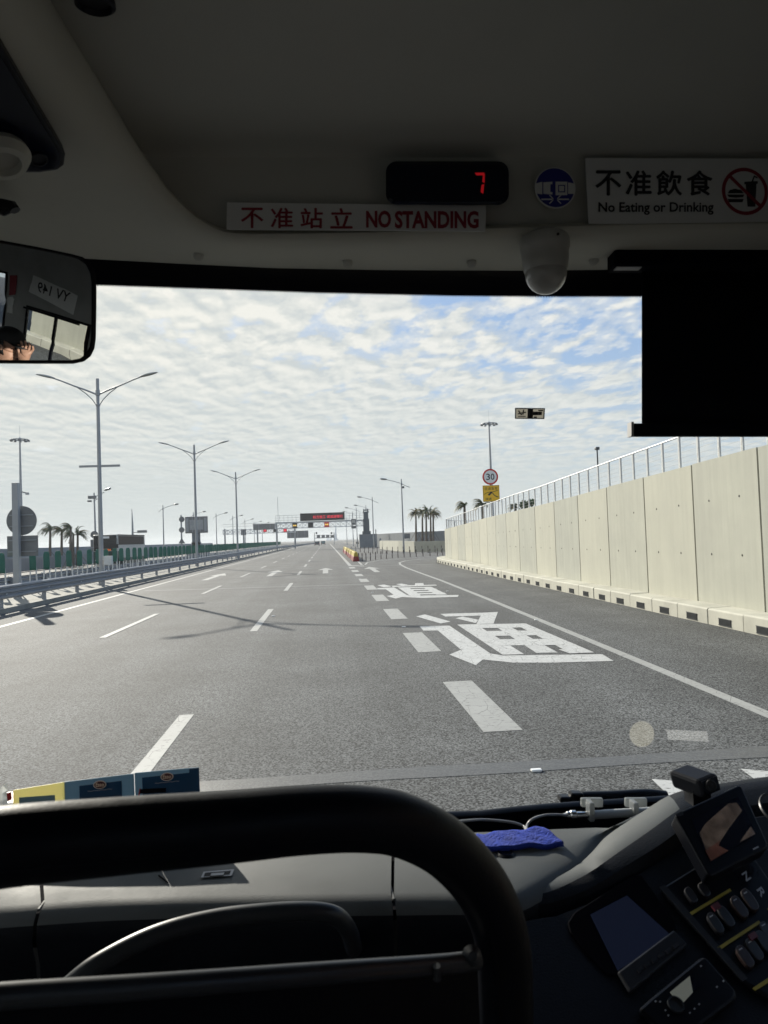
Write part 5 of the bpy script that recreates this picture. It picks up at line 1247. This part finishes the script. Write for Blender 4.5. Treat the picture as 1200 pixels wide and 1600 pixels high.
# grab handle
gh = smooth_path([P(92, 1556, 1.02), P(150, 1508, 1.04), P(240, 1462, 1.07), P(330, 1437, 1.09), (P(420, 1426, 1.10)), P(490, 1424, 1.11), P(526, 1432, 1.12), P(545, 1455, 1.14), P(553, 1482, 1.19)], 7)
b = MB(); b.tube(gh, .0135, 14); b.build('grab_handle', M_['rail_metal'], coach, smooth=True)
# ---- padded rail in front of the seat
path = smooth_path([P(-140, 1348, .51), P(0, 1323, .525), P(180, 1306, .55), P(350, 1292, .58), P(470, 1281, .605), P(560, 1279, .625), P(628, 1289, .645), P(690, 1320, .665), P(738, 1366, .685), P(770, 1420, .70), P(786, 1480, .71), P(790, 1560, .715), P(790, 1680, .715)], 8)
b = MB(); b.tube(path, .0265, 22); b.build('padded_rail', M_['rail_foam'], coach, smooth=True)
b = MB(); b.tube([p + Vector((0, -.0255, -.006)) if i < 46 else p + Vector((-.012, -.0235, 0)) for i, p in enumerate(path)], .0022, 6); b.build('padding_seam', M_['rail_foam'], coach, smooth=True)
lb_ = smooth_path([P(-140, 1572, .50), P(0, 1557, .52), P(250, 1540, .56), P(500, 1521, .61), P(690, 1507, .66), P(745, 1500, .68)], 5)
b = MB(); b.tube(lb_, .0085, 14); b.build('lower_rail', M_['rail_metal'], coach, smooth=True)
b = MB(); rows = [[p + Vector((0, .004, dz)) for p in lb_] for dz in (0, -.05, -.3)]; b.grid(rows); b.build('guard_panel', M_['rail_foam'], coach, solid=.004)
b = MB(); b.lathe(P(737, 1493, .668), [(.006, -.003), (.009, 0), (.004, .005)], 14, (0, -1, .4)); b.build('rail_cap', M_['rail_metal'], coach, smooth=True)
b = MB(); b.tube([P(682, 1509, .645), P(683, 1530, .648)], .0035, 8); b.build('latch_pin', M_['rail_metal'], coach, smooth=True)

# ---- console hood and console
st_ = [((800, 1392), (806, 1402), (808, 1416), 1.222, 1.205, 1.19), ((850, 1372), (856, 1394), (860, 1411), 1.264, 1.215, 1.20), ((905, 1341), (913, 1368), (922, 1388), 1.338, 1.235, 1.215), ((955, 1301), (966, 1332), (978, 1353), 1.385, 1.27, 1.245),
       ((1003, 1269), (1018, 1296), (1034, 1318), 1.43, 1.315, 1.28), ((1045, 1243), (1062, 1264), (1078, 1284), 1.46, 1.365, 1.325), ((1085, 1231), (1094, 1248), (1104, 1268), 1.48, 1.40, 1.36), ((1140, 1222), (1146, 1240), (1152, 1262), 1.50, 1.43, 1.39), ((1210, 1212), (1212, 1229), (1214, 1252), 1.52, 1.45, 1.41), ((1330, 1200), (1330, 1218), (1330, 1240), 1.53, 1.46, 1.42)]
cpl = plane3(P(1000, 1372, 1.235), P(1200, 1290, 1.34), P(1000, 1650, .98))
bot = [(770, 1500), (800, 1560), (840, 1640), (900, 1690), (960, 1700), (1030, 1700), (1090, 1700), (1150, 1700), (1230, 1700), (1360, 1700)]
rows = []
for i in range(6): rows.append([])
def fine_(k, dep): return smooth_path([(q[k][0], q[k][1], q[dep]) for q in st_], 3)
FA, FB, FC = fine_(0, 3), fine_(1, 4), fine_(2, 5)
for A, Bp, Cp, ya, yb, yc in [((a.x, a.y), (c.x, c.y), (e.x, e.y), a.z, c.z, e.z) for a, c, e in zip(FA, FB, FC)]:
    a, c, e = P(*A, ya), P(*Bp, yb), P(*Cp, yc)
    rows[0].append(a + Vector((.03, .03, -.10))); rows[1].append(a); rows[2].append((a+c)/2 + (EYE-c).normalized()*.006 + Vector((0, 0, .004))); rows[3].append(c); rows[4].append(e); rows[5].append(e + Vector((.012, -.002, -.022)))
b = MB(); b.grid(rows); o = b.build('console_hood', [M_['dash'], M_['dash_dark']], coach, smooth=True)
nst = len(FA)-1
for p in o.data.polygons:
    if p.index % nst >= 15 or p.index // nst >= 3: p.material_index = 1  # same plastic; shade on the right stretch and underside painted as dark material
b = MB(); r2 = [rows[5][::3], [cpl(px, py) for px, py in ((818, 1440), (868, 1432), (930, 1408), (985, 1374), (1040, 1340), (1084, 1306), (1110, 1290), (1156, 1282), (1216, 1272), (1330, 1262))], [cpl(px, py, 0) for px, py in bot]]
b.grid(r2); console = b.build('console', M_['console'], coach, smooth=True)
cb = lambda x, y: (850 + x/3.4286, 1180 + y/3.4286)       # coordinates of the enlarged view
def con(name, m, pts, o0, o1, parent=console, bevel=0.0):
    return px_prism(name, m, [cb(*p) for p in pts], cpl, o0, o1, parent, bevel)
con('screen_surround', 'void', [(125, 905), (160, 850), (470, 650), (520, 650), (700, 905), (710, 940), (640, 985), (390, 1185), (340, 1190), (235, 1080), (140, 960)], -.002, .004, console, .002)
con('route_screen', 'screen_navy', [(245, 868), (440, 765), (668, 972), (520, 1085), (392, 1168)], .005, .006)
con('screen_buttons', 'plastic_grey', [(388, 1178), (690, 950), (765, 1030), (455, 1290)], .0, .008, console, .003)
for k in range(6):
    u = k/5; x, y = 490 + 190*u, 1172 - 128*u
    con('button', 'switch', [(x, y), (x+26, y-18), (x+38, y-2), (x+12, y+18)], .0085, .0105)
con('switch_panel', 'plastic_black', [(615, 735), (985, 505), (1060, 480), (1420, 1010), (1420, 1160), (1210, 1330), (1050, 1230)], .0, .010, console, .004)
con('panel_edge', 'plastic_grey', [(610, 735), (640, 722), (1080, 1225), (1052, 1240)], .011, .0125)
for pts in ([(768, 874), (985, 742), (995, 754), (780, 886)], [(917, 1060), (1140, 914), (1150, 928), (928, 1074)], [(1105, 1278), (1330, 1130), (1345, 1150), (1120, 1290)], [(1185, 850), (1300, 780), (1310, 792), (1195, 862)]): con('yellow_strip', 'strip_yellow', pts, .0108, .0125)
def rocker(cx, cy, L, w, m, mark=True):
    d = Vector((.58, .815)); s_ = Vector((.815, -.58)); pts = []
    for k in range(16):
        a = 2*math.pi*k/16; u = math.cos(a); v = math.sin(a)
        q = Vector((cx, cy)) + d*(L/2*(abs(u)**.6)*(1 if u > 0 else -1)) + s_*(w/2*(abs(v)**.7)*(1 if v > 0 else -1)); pts.append((q.x, q.y))
    o = con('rocker_switch', m, pts, .0108, .019, console, .003)
    if mark: q = Vector((cx, cy)) - d*L*.32; con('switch_mark', 'mark_white', [(q.x-9, q.y+4), (q.x+7, q.y-6), (q.x+10, q.y-1), (q.x-6, q.y+9)], .0192, .0198)
for a in ((775, 790, 95, 42, 'switch', False), (845, 760, 85, 42, 'switch', False), (905, 940, 130, 48, 'switch'), (962, 905, 130, 48, 'switch', False), (1033, 853, 135, 52, 'switch_brown'), (1088, 815, 135, 52, 'switch_brown'), (1062, 1120, 140, 52, 'switch_brown'), (1112, 1082, 140, 52, 'switch'), (1165, 1040, 140, 52, 'switch', False), (1180, 985, 120, 46, 'switch'), (1230, 960, 120, 46, 'switch')): rocker(*a)
for cx, cy in ((905, 862), (1100, 1022)): con('red_button', 'switch_red', [(cx-26, cy-6), (cx+8, cy-28), (cx+28, cy), (cx-6, cy+22)], .0192, .022)
rad_ = con('radio', 'plastic_black', [(500, 1385), (560, 1330), (830, 1108), (860, 1110), (1020, 1290), (1020, 1330), (760, 1530), (640, 1530)], .0, .012, console, .004)
con('radio_screen', 'screen_lcd', [(665, 1302), (770, 1215), (786, 1302), (720, 1375)], .0125, .0135); con('radio_screen', 'screen_dark', [(771, 1215), (822, 1250), (824, 1275), (787, 1302)], .0125, .0135)
c = cpl(*cb(694, 1374), .0135); b = MB(); b.lathe(c, [(.0115, 0), (.0115, .004), (.0095, .004), (.0095, .001)], 24, cpl.n); b.build('knob_ring', M_['rail_metal'], console, smooth=True)
for x, y in ((830, 1160), (950, 1240), (915, 1272), (820, 1365), (795, 1390), (770, 1412), (640, 1398), (655, 1425), (588, 1350), (612, 1352)): con('radio_mark', 'mark_white', [(x-5, y), (x, y-5), (x+6, y), (x, y+6)], .0125, .0132)
b = MB()
def con_text(body, cx, cy, L, m, bold=.02):
    d = Vector((.58, .815)); s_ = Vector((.815, -.58)); c_ = Vector((cx, cy)); h = L*.62; b = MB()
    q = [c_ - d*L/2 + s_*h/2, c_ + d*L/2 + s_*h/2, c_ + d*L/2 - s_*h/2, c_ - d*L/2 - s_*h/2]
    text_quad(b, body, tuple(cpl(*cb(p.x, p.y), .0115) for p in q), bold); b.build('gear_letter', M_[m], console)
con_text('D', 1012, 600, 44, 'mark_violet'); con_text('N', 1075, 674, 50, 'mark_white'); con_text('R', 1156, 760, 52, 'mark_white')
c = cpl(*cb(1290, 370), .03); b = MB()
b.tube([c + (Vector((1, 0, 0)) - cpl.n*cpl.n.x).normalized()*.05*math.cos(a*math.pi/16) + cpl.n.cross(Vector((1, 0, 0))).normalized()*.05*math.sin(a*math.pi/16) for a in range(33)], .003, 6); b.build('dial_rim', M_['plastic_grey'], console, smooth=True)
for x, y in ((658, 384), (748, 500)): c = cpl(*cb(x, y), .004); b = MB(); b.lathe(c, [(.0035, 0), (.0035, .003), (.001, .004)], 10, cpl.n); b.build('screw', M_['rail_metal'], console)
# monitor on the console
mpn = plane3(P(*cb(725, 320), 1.27), P(*cb(1055, 165), 1.315), P(*cb(890, 620), 1.19))
t = thing('monitor', mpn(*cb(950, 400)), 'tilted black monitor with a brownish painted reflection on the driver console', 'monitor')
def mon(name, m, pts, o0, o1, bevel=0.0): return px_prism(name, m, [cb(*p) for p in pts], mpn, o0, o1, t, bevel)
mon('housing', 'plastic_black', [(703, 322), (720, 305), (1040, 158), (1060, 165), (1200, 470), (1195, 500), (900, 648), (878, 640)], -.03, .0, .004)
mon('screen', 'screen_dark', [(785, 345), (1040, 225), (1136, 428), (888, 578)], .0006, .0016)
mon('painted_reflection', 'reflection_brown', [(832, 420), (860, 372), (985, 262), (1030, 258), (1060, 300), (985, 400), (940, 470), (870, 520)], .0018, .0022); mon('painted_reflection', 'reflection_red', [(862, 515), (938, 462), (935, 490), (985, 515), (893, 570)], .0023, .0027); mon('painted_reflection', 'reflection_brown', [(1045, 470), (1105, 385), (1130, 425)], .0018, .0022)  # glowing patches paint the cabin's reflection on the dark glass
mon('maker_mark', 'mark_white', [(1118, 502), (1146, 488), (1149, 495), (1121, 509)], .0006, .0012); mon('bezel_edge', 'rail_metal', [(703, 318), (745, 300), (745, 322), (706, 330)], .0006, .0015)
# driver camera box
t = thing('driver_camera', P(1090, 1230, 1.36), 'dark camera box with round lens on top of the driver console', 'camera')
fr = [P(*cb(x, y), Y) for x, y, Y in ((822, 140, 1.34), (932, 97, 1.345), (955, 190, 1.335), (848, 238, 1.33))]
bd = Vector((-.030, .058, .004))
b = MB(); b.prism([fr[0], fr[1], fr[2], fr[3]], bd); b.build('housing', M_['plastic_grey'], t, bevel=.006)
nf = (fr[1]-fr[0]).cross(fr[3]-fr[0]).normalized(); nf = nf if nf.dot(EYE-fr[0]) > 0 else -nf
cfp = Pl(fr[0], nf)
px_prism('front_plate', 'plastic_black', [cb(840, 142), cb(922, 110), cb(942, 184), cb(862, 220)], cfp, .001, .003, t)
c = cfp(*cb(888, 163), .003); b = MB(); b.lathe(c, [(.0105, 0), (.0105, .004), (.008, .0045), (.006, .003), (.001, .0045)], 24, nf); b.build('lens', M_['rubber'], t, smooth=True)
b = MB(); b.box((fr[2]+fr[3])/2 + bd*.55 + Vector((.004, 0, -.012)), (.035, .035, .03)); b.build('foot', M_['plastic_black'], t)

# ---- things lying on the dash
b = MB(); rnd = random.Random(3); nx_, ny_ = 34, 14
cor = [D(735, 1330, .010), D(881, 1322, .010), D(850, 1300, .012), D(745, 1308, .010)]
def clothrow(s_):
    return [[cor[0]*(1-u)*(1-v) + cor[1]*u*(1-v) + cor[2]*u*v + cor[3]*(1-u)*v + Vector((0, 0, s_ + .0016*math.sin(u*13+v*3) + .0012*math.sin(v*9 + u*21) + .004*u*v)) for u in [i/nx_ for i in range(nx_+1)]] for v in [j/ny_ for j in range(ny_+1)]]
b.grid(clothrow(.002))
o = b.build('cloth', M_['cloth_blue'], origin=cor[0], smooth=True, solid=.009); tag(o, 'folded bright blue cloth lying on the right part of the dashboard', 'cloth')
b = MB(); b.tube(smooth_path([D(700, 1285, .03), P(745, 1281, 1.52), P(775, 1282, 1.53), P(805, 1286, 1.53), P(820, 1293, 1.52), D(822, 1303, .01)], 6), .0028, 8); b.tube(smooth_path([D(824, 1303, .01), P(823, 1291, 1.52), P(832, 1280, 1.54), P(850, 1274, 1.57), P(870, 1273, 1.58), P(885, 1274, 1.59)], 6), .0028, 8)
tag(b.build('cable', M_['cable_grey'], origin=D(822, 1303), smooth=True), 'thin grey cable looping behind the blue cloth to the white tube', 'cable')
t = thing('antenna_tube', P(950, 1275, 1.60), 'white tube antenna in two clear clips at the foot of the windscreen', 'antenna')
b = MB(); b.tube([P(922, 1273.5, 1.60), P(1030, 1267, 1.60)], .0095, 14); b.build('tube', M_['tube_white'], t, smooth=True)
b = MB(); b.tube([P(880, 1274, 1.60), P(884, 1274, 1.60), P(886, 1274, 1.60), P(890, 1274, 1.60), P(892, 1274, 1.6), P(899, 1274, 1.6), P(901, 1274, 1.6), P(922, 1273, 1.6)], [.004, .006, .0085, .0085, .011, .011, .008, .008], 14); b.build('connector', M_['chrome'], t, smooth=True)
for x in (925, 994):
    b = MB(); boxpx(b, x-3, 1255, x+5, 1285, 1.585, .03); b.build('clip', M_['clip_clear'], t, bevel=.003)
    b = MB(); boxpx(b, x-16, 1248, x+18, 1262, 1.625, .012); b.build('pad', M_['clip_clear'], t, bevel=.003)
t = thing('wiper_motor_cover', P(960, 1252, 1.68), 'black ribbed wiper arm at the bottom of the windscreen behind the white tube', 'wiper')
b = MB(); b.tube(smooth_path([P(880, 1256, 1.83), P(905, 1248, 1.83), P(960, 1246, 1.83), P(1010, 1243, 1.83), P(1040, 1246, 1.83)], 4), [.012]*4 + [.017]*13, 10); b.build('arm', M_['plastic_black'], t, smooth=True)
b = MB(); boxpx(b, 893, 1240, 913, 1252, 1.81, .03); boxpx(b, 876, 1246, 896, 1256, 1.81, .03); b.build('pivot', M_['plastic_black'], t, bevel=.005)
# packs leaning at the foot of the windscreen
CY = 1.543
def card(pts, m, label, logo=None, frame=None, red=False):
    c = P(*pts[3], CY); t = thing('card_pack', c, label, 'pack', 'packs leaning on the windscreen')
    q4_ = [P(x, y, CY) for x, y in pts]; q4_[2].z = q4_[3].z = 1.7065
    b = MB(); b.prism(q4_, (0, .003, 0)); b.build('sleeve', M_[m], t, bevel=.001)
    if frame: b = MB(); b.prism([P(x, y, CY-.0004) for x, y in frame], (0, -.0006, 0)); b.build('face', M_['card_blue' if m != 'card_yellow' else 'card_pale'], t)
    if logo:
        x, y = logo; lc = P(x, y, CY-.002); k2 = CY/FPX
        for r1, r2, mm, dz in ((9.6, 6.4, 'logo_white', 0), (8.8, 5.7, 'logo_cream', .0004), (8.0, 5.0, 'logo_dark', .0008)):
            b = MB(); cc = lc + Vector((0, -dz, 0)); b.prism([cc + Vector((r1*k2*math.cos(a*math.pi/14), 0, r2*k2*math.sin(a*math.pi/14))) for a in range(28)], (0, -.0003, 0)); b.build('logo_oval', M_[mm], t)
        b = MB(); text_quad(b, 'Esso', tuple(P(x+dx, y+dy-dx*.04, CY-.0035) for dx, dy in ((-6.6, -3.2), (6.6, -3.2), (6.6, 3.2), (-6.6, 3.2))), .03); b.build('logo_text', M_['logo_cream'], t)
        b = MB(); b.tube([P(x-19+i*5.4, y+10.2-i*.55+(.7 if i % 2 else 0), CY-.0015) for i in range(8)], .0006, 5); b.build('script_line', M_['mark_white'], t)
    return t
tw = card([(100, 1222), (209, 1209), (211, 1262), (102, 1268)], 'card_pale', 'dark blue pack with an oval petrol logo, middle one of the row', (156, 1226), [(124, 1228), (190, 1220), (191, 1262), (125, 1268)])
te = card([(210, 1208), (311, 1199), (313, 1262), (212, 1266)], 'card_pale', 'dark blue pack with an oval petrol logo at the right end of the row', (261, 1213.5), [(222, 1215), (299, 1207), (300, 1258), (224, 1262)])
b = MB(); b.prism([P(x, y, CY+.002) for x, y in ((296, 1200.5), (311, 1199), (313, 1250), (299, 1252))], (0, -.004, 0)); b.build('edge_band', M_['card_blue'], te)
b = MB(); b.prism([P(x, y, CY-.0015) for x, y in ((219, 1233), (260, 1231), (259, 1238), (218, 1240))], (0, -.0004, 0)); b.build('label_bar', M_['plastic_black'], te)
b = MB(); b.prism([P(x, y, CY-.0012) for x, y in ((218, 1232), (220, 1232), (218, 1243), (216, 1243))], (0, -.0004, 0)); b.build('label_edge', M_['logo_red'], te)
ty = card([(20, 1235), (101, 1222), (103, 1268), (20, 1272)], 'card_yellow', 'pale yellow pack at the left end of the row', None, [(30, 1246), (86, 1242), (86, 1268), (30, 1270)])
b = MB(); b.prism([P(x, y, CY-.0015) for x, y in ((11.5, 1238), (18, 1236.5), (19, 1249), (13, 1251))], (0, -.004, 0)); b.build('red_tab', M_['logo_red'], ty)
t = thing('clear_bag', P(0, 1240, CY+.03), 'crumpled clear plastic bag at the left end of the packs', 'bag')
b = MB(); b.grid([[P(-60 + 8*i, 1226 + 3*math.sin(i*1.9) + 12*j, CY + .05 + .012*math.sin(i*2.3+j)) for i in range(10)] for j in range(4)]); b.build('film', M_['clip_clear'], t)
# permit sticker and painted reflections on the windscreen
def ws_px(x, y, d=.0): return P(x, y, wsy(x) + .012 - d)
t = thing('permit_sticker', ws_px(828, 646), 'small dark rectangular permit sticker on the windscreen seen from behind', 'sticker')
b = MB(); b.prism([ws_px(x, y, .001) for x, y in ((805, 637.5), (851.5, 638), (850.5, 654.5), (804.5, 654))], (0, -.0006, 0)); b.build('card', M_['permit_pale'], t)
b = MB()
for pl_ in ([(804.6, 637.3), (851.6, 637.8), (851.4, 639.4), (804.8, 639)], [(804.8, 652.8), (850.6, 653.2), (850.4, 654.8), (804.4, 654.4)], [(804.7, 639), (806.6, 639), (806.3, 653), (804.5, 653)], [(849.6, 639.3), (851.4, 639.3), (850.6, 653.2), (848.8, 653.2)],
            [(824.5, 638.5), (833, 638.6), (832.6, 653.4), (824, 653.3)], [(833, 643.2), (847, 643.2), (846.6, 648.6), (832.8, 649)], [(841, 640.5), (849, 640.5), (848.6, 642.3), (841, 642.3)], [(834, 650.8), (839, 650.8), (838.6, 653.2), (834, 653.2)],
            [(809, 642), (811, 641), (816, 648), (814, 649)], [(817, 640.5), (819, 640.5), (818, 648), (816, 648)], [(809, 645.6), (822, 643.3), (822, 645), (809, 647.6)], [(809.5, 650), (821.5, 650), (821.5, 651.4), (809.5, 651.4)]): b.prism([ws_px(x, y, .0019) for x, y in pl_], (0, -.0003, 0))
b.build('dark_print', M_['sticker_black'], t)
b = MB(); c = ws_px(1003, 1147, .001); rr = 20.5*1.72/FPX; b.quad([c + Vector((rr*math.cos(a*math.pi/20), 0, rr*math.sin(a*math.pi/20))) for a in range(40)]); tag(b.build('round_reflection', M_['reflection_warm'], origin=c), 'faint round translucent film painting a reflection on the windscreen above the console', 'sticker')
b = MB(); b.quad([ws_px(x, y, .001) for x, y in ((1041, 1140), (1105, 1143), (1107.5, 1159), (1044, 1155.5))]); tag(b.build('strip_reflection', M_['reflection_cool'], origin=ws_px(1075, 1150)), 'faint oblong translucent film painting a reflection right of the round one on the windscreen', 'sticker')


# ================================================================== HAZE
m = bpy.data.materials.new('haze'); m.use_nodes = True; t_ = m.node_tree; t_.nodes.clear()
pv = nd(t_, 'ShaderNodeVolumePrincipled', Density=.0003, Anisotropy=.2); pv.inputs['Color'].default_value = (.92, .96, 1, 1)
lk(t_, pv.outputs[0], nd(t_, 'ShaderNodeOutputMaterial').inputs['Volume']); MATS['haze'] = m
b = MB(); b.box((0, 1600, 15.5), (5200, 4000, 33.2)); o = b.build('haze', m); tag(o, kind='stuff'); o.display_type = 'WIRE'
